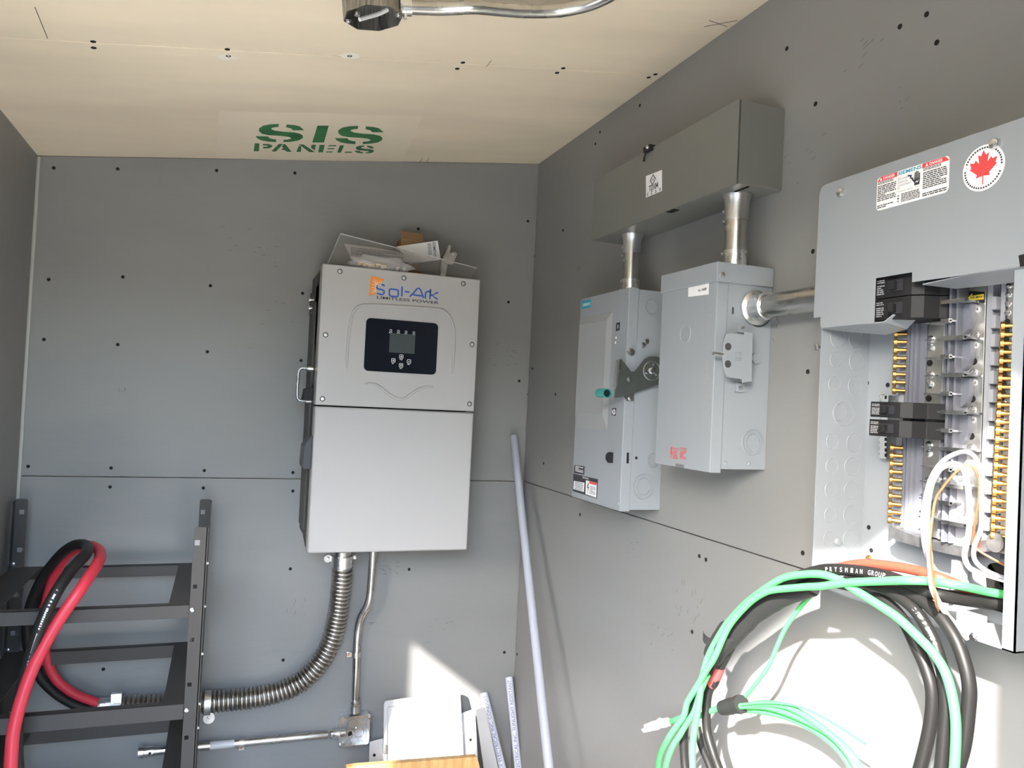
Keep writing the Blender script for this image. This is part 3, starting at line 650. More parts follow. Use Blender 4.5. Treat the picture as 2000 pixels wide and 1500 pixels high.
tp = at(945, 1353, FB, .022); e = at(981, 1500, FB, .11); bt = tp+(e-tp)*(tp.z/(tp.z-e.z))
pipe('conduit_pipe', 'shortest printed grey plastic conduit beside the white trim cover', tp, bt, .0125, PVCL, 'SCEPTER IPEX ELECTRICAL INC. CONDUIT', .45, .985)

# ------------------------------------------------------------------ wireway trough
TU0, TU1, TZ0, TZ1, TD = .667, 1.2728, 1.9130, 2.0690, .1045
tr = thing('wiring_trough', 'long dull grey steel wiring trough high on the right wall', 'wireway', FR @ V((.97, TZ0, 0)))
MB().fbox(FR, (TU0, TZ0, 0), (TU1, TZ1, .098)).build('trough_body', OLIVE, tr, smooth=False, bevel=.001)
b = MB(); b.prism(FR, [(TU0-.001, TZ0-.001), (TU1+.001, TZ0-.001), (TU1+.001, TZ1+.001), (TU0-.001, TZ1+.001)], .1025, TD)
b.fbox(FR, (TU0-.001, TZ1, .06), (TU1-.001, TZ1+.0015, .1045)); b.build('cover', OLIVE, tr, smooth=False, bevel=.0006)
b = MB().fbox(FR, (TU1-.25, TZ0-.001, .085), (TU1-.22, TZ0, .1)); b.fbox(FR, (TU1-.07, TZ0-.002, .07), (TU1-.005, TZ0, .074)); b.build('flange_seam', DARK, tr, smooth=False)
a = hit(1262, 386, FR, TD); c = hit(1293, 332, FR, TD)
tl = MB().prism(FR, [hit(1262, 344, FR, TD), hit(1262, 386, FR, TD), hit(1293, 373, FR, TD), hit(1293, 332, FR, TD)], TD, TD+.0006).build('sticker', PAPER, tr, smooth=False)
u, v = hit(1275.5, 351, FR, TD)
s = .0125; MB().plate(FR, [(u-s, v), (u, v+s), (u+s, v), (u, v-s)], [(u-s*.8, v), (u, v+s*.8), (u+s*.8, v), (u, v-s*.8)], TD+.0006, TD+.001).build('diamond_mark', INK, tl, smooth=False)
text('hps', FR, u-.0055, v-.004, u+.0055, v+.004, TD+.0012, INK, tl)
u, v = hit(1277, 365, FR, TD); text('T2104', FR, u-.020, v-.0065, u+.020, v+.0065, TD+.0012, INK, tl, off=.02)
for i in range(4):
    u, v = hit(1266+8*i, 380-3.3*i, FR, TD); lines(FR, u-.003, v-.004, u+.003, v+.004, TD+.0012, 3, INK, tl, i)
u, v = hit(1270, 293, FR, TD)
lk = MB(); lk.fbox(FR, (u-.014, v-.004, TD-.006), (u+.014, v+.008, TD+.010)); lk.tube([FR @ V((u-.006, v, TD+.006)), FR @ V((u-.01, v-.012, TD+.008)), FR @ V((u-.016, v-.022, TD+.006))], [.0022, .002, .003], 6)
lk.build('latch_screw', BLACKP, tr, smooth=False); dot('screw', 'pan', FR, u+.006, v+.003, TD+.011, tr, GALVB, .8)

# ------------------------------------------------------------------ risers between trough and switches
def riser(label, u, d, z0, z1, r, zc0, zc1, rimz):
    t = thing('conduit_riser', label, 'conduit', FR @ V((u, z0, d)))
    P = lambda z: FR @ V((u, z, d))
    MB().cyl(P(z0-.003), P(z1), r, 24).build('pipe', EMT, t)
    MB().tube([P(z1), P(z1-.004), P(z1-.010), P(z1-.02), P(zc1)], [r*1.30, r*1.28, r*1.16, r*1.08, r*1.07], 28).build('upper_connector', GALV, t)
    MB().tube([P(zc0), P(z0)], r*1.07, 28).build('lower_connector', GALVB, t)
    for z in (z1-.028, z1-.048, z0+.034, z0+.014):
        FZ = frame(FR @ V((u-r*1.05, z, d+.006)), (0, 0, 1), (1, .0, 0)); FZ = frame(FR @ V((u-r*1.0, z, d+.008)), (0, 0, 1), (1, 0.35, 0))
        dot('set_screw', 'set', FZ, 0, 0, 0, t, GALVB, .85)
    return t
u1 = .7857+.004; riser('shorter steel riser from the trough into the left switch box', u1, .0525, 1.7656, 1.9125, .0205, 1.802, 1.866, 0)
riser('fatter steel riser from the trough into the right switch box', 1.208, .0525, 1.7662, 1.9125, .0215, 1.803, 1.862, 0)

# ------------------------------------------------------------------ left disconnect switch
SU0, SU1, SZ0, SZ1, SD = .624, .8865, 1.2495, 1.7660, .107
sw = thing('disconnect_switch', 'grey switch box with a teal gripped lever, left of the pair', 'switch box', FR @ V((.755, SZ0, 0)))
MB().fbox(FR, (SU0+.002, SZ0+.003, 0), (SU1-.001, SZ1-.002, SD-.004)).build('enclosure', BOXG, sw, smooth=False, bevel=.0015)
b = MB().fbox(FR, (SU0, SZ0, SD-.006), (SU1, SZ1, SD)); b.fbox(FR, (SU1-.002, SZ0, SD-.026), (SU1+.001, SZ1, SD)); b.build('door', BOXG, sw, smooth=False, bevel=.0018)
PANEL = mat('door_panel_grey', (.30, .31, .31), .38)
A = pts(FR, SD, [(1140, 618), (1198, 598), (1186, 845), (1128, 835)])
ue = A[1][0]; ul = A[0][0]; vt = A[0][1]; vb = A[2][1]
b = MB(); i_ = .022
O = [(SU0+.004, vb), (ue, vb), (ue, vt), (SU0+.004, vt)]; I_ = [(SU0+.008, vb+i_*2), (ue-i_, vb+i_*2), (ue-i_, vt-i_), (SU0+.008, vt-i_)]
vs = [FR @ V((*p, SD-.0005)) for p in O]+[FR @ V((*p, SD+.0055)) for p in I_]
b.add(vs, [(0, 1, 5, 4), (1, 2, 6, 5), (2, 3, 7, 6), (3, 0, 4, 7), (4, 5, 6, 7)]); b.build('raised_panel', PANEL, sw, smooth=False, bevel=.002)
def labelpx(F, d, quad, m, parent, name='sticker'): return MB().prism(F, pts(F, d, quad), d, d+.0006).build(name, m, parent, smooth=False)
l = labelpx(FR, SD, [(1137, 588), (1154, 585), (1154, 600), (1136, 604)], TEALP, sw)
textpx('SIEMENS', FR, SD+.0004, (1138.5, 599), (1153, 590), WHITE, l, off=.015)
l = labelpx(FR, SD, [(1204, 631), (1211, 629), (1210, 645), (1203, 647)], INK, sw); textpx('I', FR, SD+.0004, (1206.3, 642), (1208, 634), WHITE, l)
l = labelpx(FR, SD, [(1196, 797), (1204, 797), (1202.5, 812), (1195.5, 811)], INK, sw); u, v = hit(1199.6, 804.5, FR, SD); MB().ring(FR, u, v, .0052, .0012, SD+.0006, 18, 4).build('ring_mark', WHITE, l)
for x, y in ((1203, 659), (1202, 669)): u, v = hit(x, y, FR, SD); dot('rivet', 'rivet', FR, u, v, SD, sw, GALV, .8)
for x, y in ((1226, 577), (1208, 983)): u, v = hit(x, y, FR, SD); dot('rivet', 'rivet', FR, u, v, SD, sw, BOXG, .7)
l = labelpx(FR, SD, [(1122, 908), (1142, 911), (1141, 927), (1121, 924)], INK, sw)
a = hit(1123, 922, FR, SD); c = hit(1141, 912, FR, SD); lines(FR, a[0]+.003, a[1]+.002, c[0]-.003, c[1]-.001, SD+.0009, 4, PAPER, l, 5)
l = labelpx(FR, SD, [(1120, 925), (1168, 936), (1166, 974), (1119, 959)], INK, sw)
MB().prism(FR, pts(FR, SD, [(1121.5, 939), (1142, 943), (1141, 961), (1120.5, 955)]), SD+.0006, SD+.001).build('data_plate', PAPER, l, smooth=False)
MB().prism(FR, pts(FR, SD, [(1145, 938), (1166, 943), (1165, 972), (1144, 965)]), SD+.0006, SD+.001).build('warning_plate', PAPER, l, smooth=False)
MB().prism(FR, pts(FR, SD, [(1152, 940), (1166, 943), (1165.8, 948), (1151.6, 944.5)]), SD+.001, SD+.0013).build('warning_header', REDP, l, smooth=False)
MB().prism(FR, pts(FR, SD, [(1149, 944), (1147.5, 953), (1149.3, 953), (1148, 962), (1151, 951), (1149.4, 951), (1150.5, 944)]), SD+.001, SD+.0013).build('lightning_mark', INK, l, smooth=False)
a = hit(1122, 955, FR, SD); c = hit(1141, 944, FR, SD); lines(FR, a[0]+.004, a[1], c[0]-.004, c[1], SD+.0012, 5, GINK, l, 6)
a = hit(1152, 967, FR, SD); c = hit(1165, 950, FR, SD); lines(FR, a[0]+.002, a[1]+.004, c[0]-.002, c[1]-.002, SD+.0012, 7, GINK, l, 7)
textpx('SIEMENS', FR, SD+.0004, (1138, 934), (1150, 933.5), WHITE, l)
u, v = hit(1193, 893, FR, SD)
b = MB().prism(FR, circ(u, v, .012), SD, SD+.006); b.fbox(FR, (u+.006, v-.012, SD), (u+.012, v+.012, SD+.012)); b.ring(FR, u, v, .0075, .004, SD+.006, 20, 6); b.build('padlock_latch', BLACKP, sw)
FSW = side(-SU1-.001)
for x, y, sc in ((1231, 688, 1.9), (1255, 674, 1.3), (1262, 667, 1.3)): u, v = hit(x, y, FSW); dot('screw', 'pan', FSW, u, v, .002, sw, GALVB, sc)
for x, y, R1 in ((1272, 600, .0165), (1276, 900, .016), (1257, 951, .028), (1257, 951, .0195)):
    u, v = hit(x, y, FSW); MB().ring(FSW, u, v, R1, .0016, -.0004, 28, 5).build('knockout', BOXG, sw)
A = pts(FSW, 0, [(1224, 884), (1228.5, 884), (1228, 905), (1223.5, 905)]); MB().prism(FSW, A, -.001, .0004).build('slot', DARK, sw, smooth=False)
A = pts(FSW, 0, [(1241, 892), (1245, 892), (1245, 897), (1241, 897)]); MB().prism(FSW, A, -.001, .0004).build('slot', DARK, sw, smooth=False)
# lever
FH = side(-SU1-.012)
A = pts(FH, 0, [(1203, 708), (1207, 702), (1213, 702), (1222, 713), (1232, 726), (1239, 725), (1247, 715), (1258, 701), (1267, 696.5), (1280, 695.5), (1295, 700), (1302, 720), (1298, 742), (1288, 750), (1245, 765), (1212, 776), (1198, 778), (1200, 756)])
lv = MB().prism(FH, A, 0, .003).build('lever', DGREY, sw, smooth=False, bevel=.0008)
A = pts(FH, 0, [(1201, 708), (1206, 702), (1205, 718), (1202, 752), (1198, 760)]); MB().prism(FH, A, .003, .012).build('lever_flange', GALV, lv, smooth=False)
u, v = hit(1207, 715, FH, .003); MB().prism(FH, rr(u-.004, v-.010, u+.004, v+.010, .0038, 4), .003, .0042).build('slot', DARK, lv, smooth=False)
MB().plate(FH, rr(u-.0065, v-.0135, u+.0065, v+.0135, .006, 4), rr(u-.004, v-.010, u+.004, v+.010, .0038, 4), .003, .005).build('slot_rim', GALVB, lv, smooth=False)
u, v = hit(1273, 724, FH, .003); MB().ring(FH, u, v, .0215, .0014, .003, 28, 5).build('pivot_ring', GALV, lv)
dot('pivot', 'rivet', FH, u, v, .003, lv, GALVB, 1.5)
for a in (75, 205, 325): dot('rivet', 'rivet', FH, u+.015*math.cos(math.radians(a)), v+.015*math.sin(math.radians(a)), .003, lv, GALVB, .5)
u, v = hit(1228.5, 741, FH, .003); dot('screw', 'pan', FH, u, v, .004, lv, GALV, 1.1)
A = pts(FSW, 0, [(1212, 770), (1236, 765), (1236, 783), (1223, 783)]); MB().prism(FSW, A, .001, .004).build('latch_bracket', GALV, sw, smooth=False); u, v = hit(1231, 779, FSW, .004); dot('screw', 'pan', FSW, u, v, .005, sw, GALVB, .9)
g0 = at(1187, 768, FH, .012)
gp = MB(); n = 24
el = lambda t: (math.cos(t)*.0125, math.sin(t)*.0105)
gF = frame(g0, (1, .12, 0), (0, 0, 1))
O = [el(2*PI*i/n) for i in range(n)]; I_ = [(x*.82, y*.80) for x, y in O]
gp.plate(gF, O, I_, -.034, 0); gp.build('grip', TEALG, lv, bevel=.0006)
MB().prism(gF, I_, -.03, -.006).build('grip_core', BLACKP, lv)

# ------------------------------------------------------------------ right safety switch
GU0, GU1, GZ0, GZ1, GD = 1.066, 1.2583, 1.380, 1.7668, .125
ge = thing('safety_switch', 'grey switch box with a flat side handle, right of the pair', 'switch box', FR @ V((1.16, GZ0, 0)))
MB().fbox(FR, (GU0+.003, GZ0+.003, 0), (GU1-.001, GZ1-.004, GD-.008)).build('enclosure', BOXG, ge, smooth=False, bevel=.0012)
b = MB().fbox(FR, (GU0, GZ0-.004, GD-.008), (GU1, GZ1-.035, GD)); b.fbox(FR, (GU1-.001, GZ0-.004, GD-.024), (GU1+.0015, GZ1-.04, GD)); b.fbox(FR, (GU0-.0015, GZ0-.004, GD-.02), (GU0+.001, GZ1-.04, GD))
b.build('door', BOXG, ge, smooth=False, bevel=.0016)
b = MB().fbox(FR, (GU0-.003, GZ1-.037, .002), (GU1+.004, GZ1, GD+.004)); b.build('rain_hood', BOXG, ge, smooth=False, bevel=.0016)
FG = side(-GU1-.0005)
u, v = hit(1409.5, 537, side(-GU1-.004)); dot('screw', 'pan', side(-GU1-.004), u, v, .001, ge, GALVB, 1.1, .9)
l = MB().prism(FR, pts(FR, GD, [(1345, 555), (1385, 549.5), (1384, 575), (1344.5, 580)]), GD, GD+.0006).build('sticker', PAPER, ge, smooth=False)
textpx('by ABB', FR, GD+.0004, (1364, 571), (1380.5, 561.5), INK, l, off=.015); textpx('GE', FR, GD+.0004, (1365, 560), (1369, 559), INK, l)
u, v = hit(1338.5, 652, FR, GD)
MB().ring(FR, u, v, .0185, .0013, GD, 28, 5).build('embossed_ring', BOXG, ge)
text('GE', FR, u-.0115, v-.008, u+.0115, v+.008, GD+.0008, PANEL, ge, name='embossed_letters', shear=.2)
def emb(s, x, y):
    u, v = hit(x, y, FR, GD)
    for i, c in enumerate(s):
        text(c, FR, u-.006, v-.011-i*.026, u+.006, v+.008-i*.026, GD+.0009, PANEL, ge, name='embossed_letters', off=.02)
emb('ON', 1388, 608); emb('OFF', 1383.5, 684); emb('ON', 1379.5, 780)
RINK = REDP
A = pts(FR, GD, [(1311, 873), (1309.5, 886), (1311.5, 886), (1310, 896), (1314, 883), (1312, 883), (1313.5, 873)]); MB().prism(FR, A, GD, GD+.0006).build('lightning_mark', RINK, ge, smooth=False)
for i, (x0, x1) in enumerate(((1314.5, 1326), (1328, 1342))):
    a = hit(x0, 900, FR, GD); c = hit(x1, 875, FR, GD); text('DANGER' if i else 'DANGER', FR, a[0], c[1]-.004, c[0], c[1], GD+.0008, RINK, ge, name='warning_print')
    lines(FR, a[0], a[1]+.004, c[0], c[1]-.006, GD+.0008, 6, RINK, ge, i+2, .6)
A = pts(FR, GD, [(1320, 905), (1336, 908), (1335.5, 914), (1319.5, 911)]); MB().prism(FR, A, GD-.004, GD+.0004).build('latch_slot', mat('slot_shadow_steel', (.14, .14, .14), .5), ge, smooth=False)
# side handle plate
FP = side(-GU1-.028)
A = pts(FP, 0, [(1419, 652), (1427, 650), (1454, 653.5), (1454, 648), (1470, 650), (1468, 745), (1450, 748), (1449, 741), (1420, 736), (1414, 722), (1411, 695), (1413, 670)])
hp = MB(); hp.prism(FP, A, -.002, .001)
handle = hp.build('side_handle', BOXG, ge, smooth=False, bevel=.0008)
A2 = pts(FP, 0, [(1465, 652), (1470, 650), (1468, 745), (1463, 745)]); MB().prism(FP, A2, -.027, -.002).build('handle_return', BOXG, handle, smooth=False)
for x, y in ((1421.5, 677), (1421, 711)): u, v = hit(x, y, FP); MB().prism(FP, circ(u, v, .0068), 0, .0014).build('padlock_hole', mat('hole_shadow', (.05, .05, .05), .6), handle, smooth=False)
for y in (691, 702):
    a = at(1435, y, FP, .001); c = at(1447, y-.5, FP, .001); MB().tube([a, c], .0026, 8).build('embossed_bar', BOXG, handle)
a = at(1393, 690, side(-GU1-.026)); MB().tube([a, at(1398, 690.5, side(-GU1-.026)), at(1412, 692, side(-GU1-.026))], .0036, 10).build('pin', GALVB, ge)
for A in ([(1439, 631), (1459, 632), (1458, 651), (1438, 649)], [(1436, 748), (1455, 750), (1454, 766), (1435, 765)]):
    MB().prism(FG, pts(FG, 0, A), 0, .003).build('stop_tab', BOXG, ge, smooth=False)
for x, y in ((1449, 638), (1445, 758)): u, v = hit(x, y, FG, .003); dot('screw', 'pan', FG, u, v, .004, ge, GALV, .8)
u, v = hit(1474, 700, FG); MB().prism(FG, circ(u, v, .01), 0, .006).build('pivot_boss', BOXG, ge)
A = pts(FG, 0, [(1430.5, 600), (1433, 600), (1432.5, 613.5), (1430, 613.5)]); MB().prism(FG, A, 0, .0006).build('ink_mark', INK, ge, smooth=False)
P = [at(x, y, FG, .0006) for x, y in ((1460, 617), (1467, 630), (1480, 638), (1495, 634), (1504, 624))]; MB().tube(spline(P, 5), .0009, 5).build('ink_mark', INK, ge)
for x, y, R1 in ((1470, 864, .0235), (1470, 864, .016)): u, v = hit(x, y, FG); MB().ring(FG, u, v, R1, .0012, -.0002, 28, 5).build('knockout', BOXG, ge)
for x, y in ((1417, 905), (1463, 906)): u, v = hit(x, y, FG); dot('dimple', 'rivet', FG, u, v, 0, ge, BOXG, .7)
# conduit from the safety switch to the panel
hc_ = hit(1484, 599, side(-1.262)); CXh, CZh = 1.452, 1.6885
cn = thing('conduit_nipple', 'short fat steel conduit joining the right switch box to the open panel', 'conduit', (CXh, -1.38, CZh))
MB().cyl((CXh, -1.255, CZh), (CXh, -1.512, CZh), .0215, 28).build('pipe', EMT, cn)
MB().tube([(CXh, -y, CZh) for y in (1.2592, 1.263, 1.266, 1.268, 1.296, 1.2975)], [.033, .033, .030, .0262, .0255, .024], 30).build('hub', GALVB, cn)
for i, a in enumerate((60, 75, 95)):
    d = V((-math.sin(math.radians(a))*.9, 0, .5)).normalized(); 
    Fq = frame((CXh-.0235, -1.274-.007*i, CZh+.010), (0, 0, 1), (0, -1, .0)); dot('set_screw', 'rivet', Fq, 0, 0, 0, cn, GALVB, .8)

# ------------------------------------------------------------------ open load centre
LU0, LU1, LZ0, LZ1, LD = 1.505, 1.838, 1.2275, 1.852, .1
lc = thing('load_centre', 'open grey breaker panel with exposed busbars and brass terminals at the right', 'breaker panel', FR @ V(((LU0+LU1)/2, LZ0, 0)))
t = .0018
b = MB(); b.fbox(FR, (LU0, LZ0, .001), (LU1, LZ1, .004)); b.fbox(FR, (LU0, LZ0, .004), (LU0+t, LZ1, LD)); b.fbox(FR, (LU1-t, LZ0, .004), (LU1, LZ1, LD)); b.fbox(FR, (LU0, LZ1-t, .004), (LU1, LZ1, LD)); b.fbox(FR, (LU0, LZ0, .004), (LU1, LZ0+t, LD))
b.fbox(FR, (LU1-.016, LZ0, LD-t), (LU1, LZ1, LD))
b.build('enclosure', BOXG, lc, smooth=False)
FI2 = frame((0, -LU0-t, 0), (1, 0, 0), (0, 0, 1))      # inner face of the far side wall
for x, y, R1 in ((1637, 660, .0145), (1672, 662, .0145), (1633, 703, .0115), (1673, 706, .0145), (1630, 751, .0115), (1671, 754, .0145),
                 (1648, 808, .020), (1640, 806, .013), (1626, 862, .0115), (1668, 865, .0145), (1625, 910, .0115), (1664, 911, .0145), (1623, 957, .0115), (1663, 958, .0145), (1622, 1006, .0115), (1662, 1006, .0145), (1620, 1053, .0115), (1661, 1053, .0145)):
    u, v = hit(x, y, FI2); MB().ring(FI2, u, v, R1, .0010, .0, 26, 5).build('knockout', BOXG, lc)
u, v = hit(1636, 1058, FI2); dot('dimple', 'rivet', FI2, u, v, 0, lc, BOXG, 1.2)
FBt = frame((W, 0, LZ0+t), (0, -1, 0), (-1, 0, 0))     # floor of the box, looking down: n is down, so use negative heights
for x, y in ((1694, 748), (1734, 752), (1697, 1030), (1702, 1075)):
    u, v = hit(x, y, FR, .004); dot('screw_hole', 'hole', FR, u, v, .004, lc, DARK, .8)
u, v = hit(1698, 1090, FR, .004); dot('screw', 'pan', FR, u, v, .005, lc, BRASS, 1.0)
FQ = frame((1.386, -LU0, 0), (0, -1, 0), (0, 0, 1))
p = at(1599, 678, FR, LD); 
mb = lathe([(.0016, -.012), (.0016, .004), (.0052, .004), (.0052, .0075), (.003, .0085)], 12); SHARED[('cover', GALVB.name)] = mesh_of(mb, GALVB, 'cover_screw')
dot('cover_screw', 'cover', FR, *hit(1601, 678, FR, LD), LD, lc, GALVB)
dot('cover_screw', 'cover', FR, *hit(1908, 1243, FR, LD), LD, lc, GALVB)
MB().fbox(FR, (1.76, LZ0+.001, LD-.003), (1.80, LZ0+.032, LD-.001)).build('screw_tab', BOXG, lc, smooth=False)
# big knockout hole at the lower right of the back plate with its cable
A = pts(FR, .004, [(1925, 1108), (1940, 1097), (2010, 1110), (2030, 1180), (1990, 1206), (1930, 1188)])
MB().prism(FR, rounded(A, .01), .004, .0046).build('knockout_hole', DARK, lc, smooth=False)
# carrier with buses
def vb(x0, x1, y0, y1, d0, d1, name, m, par, bev=.0006):
    a = hit(x0, (y0+y1)/2, FR, d1)[0]; c = hit(x1, (y0+y1)/2, FR, d1)[0]
    za = hit((x0+x1)/2, y1, FR, d1)[1]; zb = hit((x0+x1)/2, y0, FR, d1)[1]
    return MB().fbox(FR, (a, za, d0), (c, zb, d1)).build(name, m, par, smooth=False, bevel=bev)
PZ0 = hit(1745, 1032, FR, .03)[1]; PZ1 = 1.80
cp = lambda x, d: hit(x, 830, FR, d)[0]                # horizontal position read at mid height
uL, uR = cp(1756, .02), cp(1962, .02)
MB().fbox(FR, (uL, PZ0-.012, .012), (uR, PZ1, .02)).build('carrier_base', PLAST, lc, smooth=False)
def strip(x0, x1, d0, d1, name, m, z0=PZ0, z1=PZ1, bev=.0006): return MB().fbox(FR, (cp(x0, d1), z0, d0), (cp(x1, d1), z1, d1)).build(name, m, lc, smooth=False, bevel=bev)
strip(1753, 1763, .02, .030, 'neutral_bar_left', PLASTL)
for x0, x1, d in ((1764, 1770, .034), (1772, 1777, .040), (1780, 1786, .036), (1788, 1804, .030)): strip(x0, x1, .02, d, 'carrier_rib', PLAST)
busL = strip(1806, 1838, .02, .036, 'bus_bar', TIN); busR = strip(1872, 1917, .02, .036, 'bus_bar', TIN)
for x0, x1, d in ((1838, 1843, .042), (1845, 1850, .058), (1852, 1857, .050), (1859, 1863, .056)): strip(x0, x1, .02, d, 'insulator_rail', PLAST)
# curved insulator barriers right of the spine
for i in range(8):
    yc = 606+72*i
    z1 = hit(1872, yc-12, FR, .05)[1]; z0 = hit(1872, yc+48, FR, .05)[1]; ua = cp(1863, .05); ub = cp(1886, .05)
    k = 8; poly = [(ua, z1), (ub, z1)]+[(ub-(ub-ua)*(1-math.cos(PI/2*j/k)), z1-(z1-z0)*(.35+.65*math.sin(PI/2*j/k))) for j in range(k+1)]
    MB().prism(FR, poly, .036, .046).build('barrier', PLAST if i < 4 else PLASTL, lc, smooth=False, bevel=.0006)
# stabs
for i, y in enumerate((589, 625.6, 660, 696, 732, 768.6, 805, 841, 877, 917, 948, 983, 1021)):
    z = hit(1850, y, FR, .07)[1]; wide = i % 2 == 0
    u0s = cp(1826, .036); u1s = hit(1837, y, FR, .07)[0]; u2s = hit(1881 if wide else 1853, y, FR, .07)[0]
    mb = MB(); mb.fbox(FR, (u1s, z-.0012, .02), (u2s, z+.0012, .068)); mb.fbox(FR, (u0s, z-.0008, .034), (u1s+.002, z+.0008, .06))
    mb.prism(FR, [(u1s, z-.0026), (u2s, z-.0026), (u2s, z+.0026), (u1s, z+.0026)], .064, .07); mb.build('stab', GALVB, lc, smooth=False)
for y in (615, 663, 679, 732.5, 751, 869, 886, 938, 958):
    u, v = hit(1820-(y-615)*.022, y, FR, .036); dot('rivet', 'rivet', FR, u, v, .036, busL, GALVB, 1.0)
for y in (604, 655, 674, 728, 747, 801, 819, 875, 893, 949, 985, 1003):
    u, v = hit(1906-(y-600)*.035, y, FR, .036); dot('rivet', 'rivet', FR, u, v, .036, busR, GALVB, 1.0)
for x, y in ((1816, 709), (1814, 778), (1902, 706), (1899, 779), (1897, 852)):
    u, v = hit(x, y, FR, .036); MB().prism(FR, circ(u, v, .0048), .036, .0364).build('bus_hole', DARK, busL if x < 1850 else busR, smooth=False)
# toothed rail on the right
strip(1919, 1931, .02, .038, 'toothed_rail', PLASTL); strip(1931, 1944, .02, .03, 'toothed_rail', PLAST)
for i in range(14):
    y = 592+36.2*i; z = hit(1938, y, FR, .044)[1]; ua = cp(1927, .044); ub = cp(1937, .044)
    MB().fbox(FR, (ua, z-.0085, .03), (ub, z+.0085, .044)).build('tooth', PLASTL, lc, smooth=False, bevel=.0008)
nb = strip(1946, 1956, .02, .040, 'terminal_strip', PLASTL)
nr = strip(1960, 1972, .02, .046, 'neutral_bar_right', TIN)
z0 = hit(1960, 1072, FR, .046)[1]
for i in range(25):
    y = 636+17.1*i
    if y < 1050: u, v = hit(1962-(y-636)*.05, y, FR, .052); Fq = frame(FR @ V((u-.004, v, .050)), (0, 0, 1), V((1, .0, 0)).cross(V((0, 0, 1)))); Fq = FR @ Matrix.Translation(V((u-.003, v, .052))); dot('terminal_screw', 'term', Fq @ Matrix.Rotation(math.radians(-55), 4, 'Y'), 0, 0, 0, nr, BRASS)
for i in range(29):
    y = 558+17.6*i; u, v = hit(1971-(y-558)*.05, y, FR, .046)
    dot('bar_screw', 'pan', FR, u, v, .046, nr, GALVB if i < 4 or i > 12 else DARK, .75)
for i in range(24):
    y = 652+15.8*i
    if 772 < y < 862: continue
    u, v = hit(1749-(y-652)*.035, y, FR, .046); dot('terminal_screw', 'term', (FR @ Matrix.Translation(V((u, v, .046)))) @ Matrix.Rotation(math.radians(-50), 4, 'Y'), 0, 0, 0, bpy.data.objects['neutral_bar_left'], BRASS)
# ground bar
gb = MB().fbox(FR, (hit(1722, 830, FR, .02)[0], hit(1725, 896, FR, .02)[1], .006), (hit(1735, 830, FR, .02)[0], hit(1725, 772, FR, .02)[1], .022)).build('ground_bar', GALVB, lc, smooth=False, bevel=.0006)
for y in (776, 858, 868, 879, 889):
    u, v = hit(1718, y, FR, .022); dot('terminal_screw', 'pan', FR, u, v, .016, gb, GALVB, 1.1); u, v = hit(1730, y, FR, .022); MB().fbox(FR, (u-.0018, v-.0025, .022), (u+.0018, v+.0025, .0225)).build('wire_slot', DARK, gb, smooth=False)
# bottom bracket of the carrier
A = [(1736, 1032), (1745, 1030), (1800, 1052), (1882, 1068), (1880, 1088), (1800, 1070), (1750, 1056), (1738, 1046)]
GALVD = mat('dull_galvanised', (.42, .42, .42), .4, metal=.9, var=.3, vscale=60)
MB().prism(FR, pts(FR, .05, A), .012, .05).build('lower_bracket', GALVD, lc, smooth=False)
A = [(1900, 1062), (1925, 1054), (1956, 1050), (1957, 1074), (1925, 1078), (1902, 1078)]
MB().prism(FR, pts(FR, .05, A), .012, .05).build('lower_bracket', GALVB, lc, smooth=False)
u, v = hit(1947, 1060, FR, .05); MB().prism(FR, circ(u, v, .012), .05, .054).build('lug', GALVD, lc)
# yellow arrow sticker
MB().prism(FR, pts(FR, .037, [(1884, 568), (1922, 570), (1922, 592), (1884, 590)]), .0364, .0372).build('sticker_ground', BLACKP, lc, smooth=False)
ar = MB().prism(FR, pts(FR, .038, [(1890.5, 582), (1898.5, 572.5), (1898.5, 577.5), (1921, 574), (1921, 584.5), (1899, 586.5), (1899, 592)]), .0373, .038).build('arrow_sticker', YELLOW, lc, smooth=False)
textpx('25A MAX', FR, .038, (1895, 584), (1920, 577), INK, ar, off=.02)

# breakers
def breaker(label, yt, yb, xl, xr, xe, d, poles, grp=None):
    z1 = hit(xl, yt, FR, d)[1]; z0 = hit(xl, yb, FR, d)[1]; ul = hit(xl, (yt+yb)/2, FR, d)[0]; ur = hit(xr, (yt+yb)/2, FR, d)[0]; ue = hit(xe, (yt+yb)/2, FR, .062)[0]
    o = thing('circuit_breaker', label, 'breaker', FR @ V(((ul+ur)/2, z0, .03)))
    FZ = Matrix.Translation((0, 0, 0)) @ frame(FR @ V((0, z0, 0)), (0, -1, 0), (-1, 0, 0))   # (u, depth, down)
    h = z1-z0; prof = [(ul, .03), (ue, .038), (ue, .056), (ur+.008, .064), (ur, d-.012), (ur-.012, d-.002), (ur-.025, d), (ul, d)]
    for k in range(poles):
        za = -h*k/poles-.0005; zb_ = -h*(k+1)/poles+.0005
        MB().prism(FZ, prof, za, zb_).build('pole_case', BLACKP, o, smooth=False, bevel=.0008)
        zc_ = z0+h*(k+.5)/poles; hh = h/poles
        hm = ul+(ur-ul)*.52
        MB().fbox(FR, (hm-.014, zc_-hh*.26, d), (hm+.012, zc_+hh*.26, d+.002)).build('toggle_recess', INK, o, smooth=False)
        MB().fbox(FR, (hm-.008, zc_-hh*.2, d), (hm+.002, zc_+hh*.2, d+.009)).build('toggle', BLACKP, o, smooth=False, bevel=.0012)
        GP = bpy.data.materials.get('pale_print') or mat('pale_print', (.36, .36, .37), .5)
        lines(FR, ul+.003, zc_-hh*.34, ul+.017, zc_+hh*.12, d+.0004, 5, GP, o, k+int(yt))
        lines(FR, ul+.003, zc_+hh*.18, ul+.017, zc_+hh*.36, d+.0004, 2, GP, o, k+3)
    return o
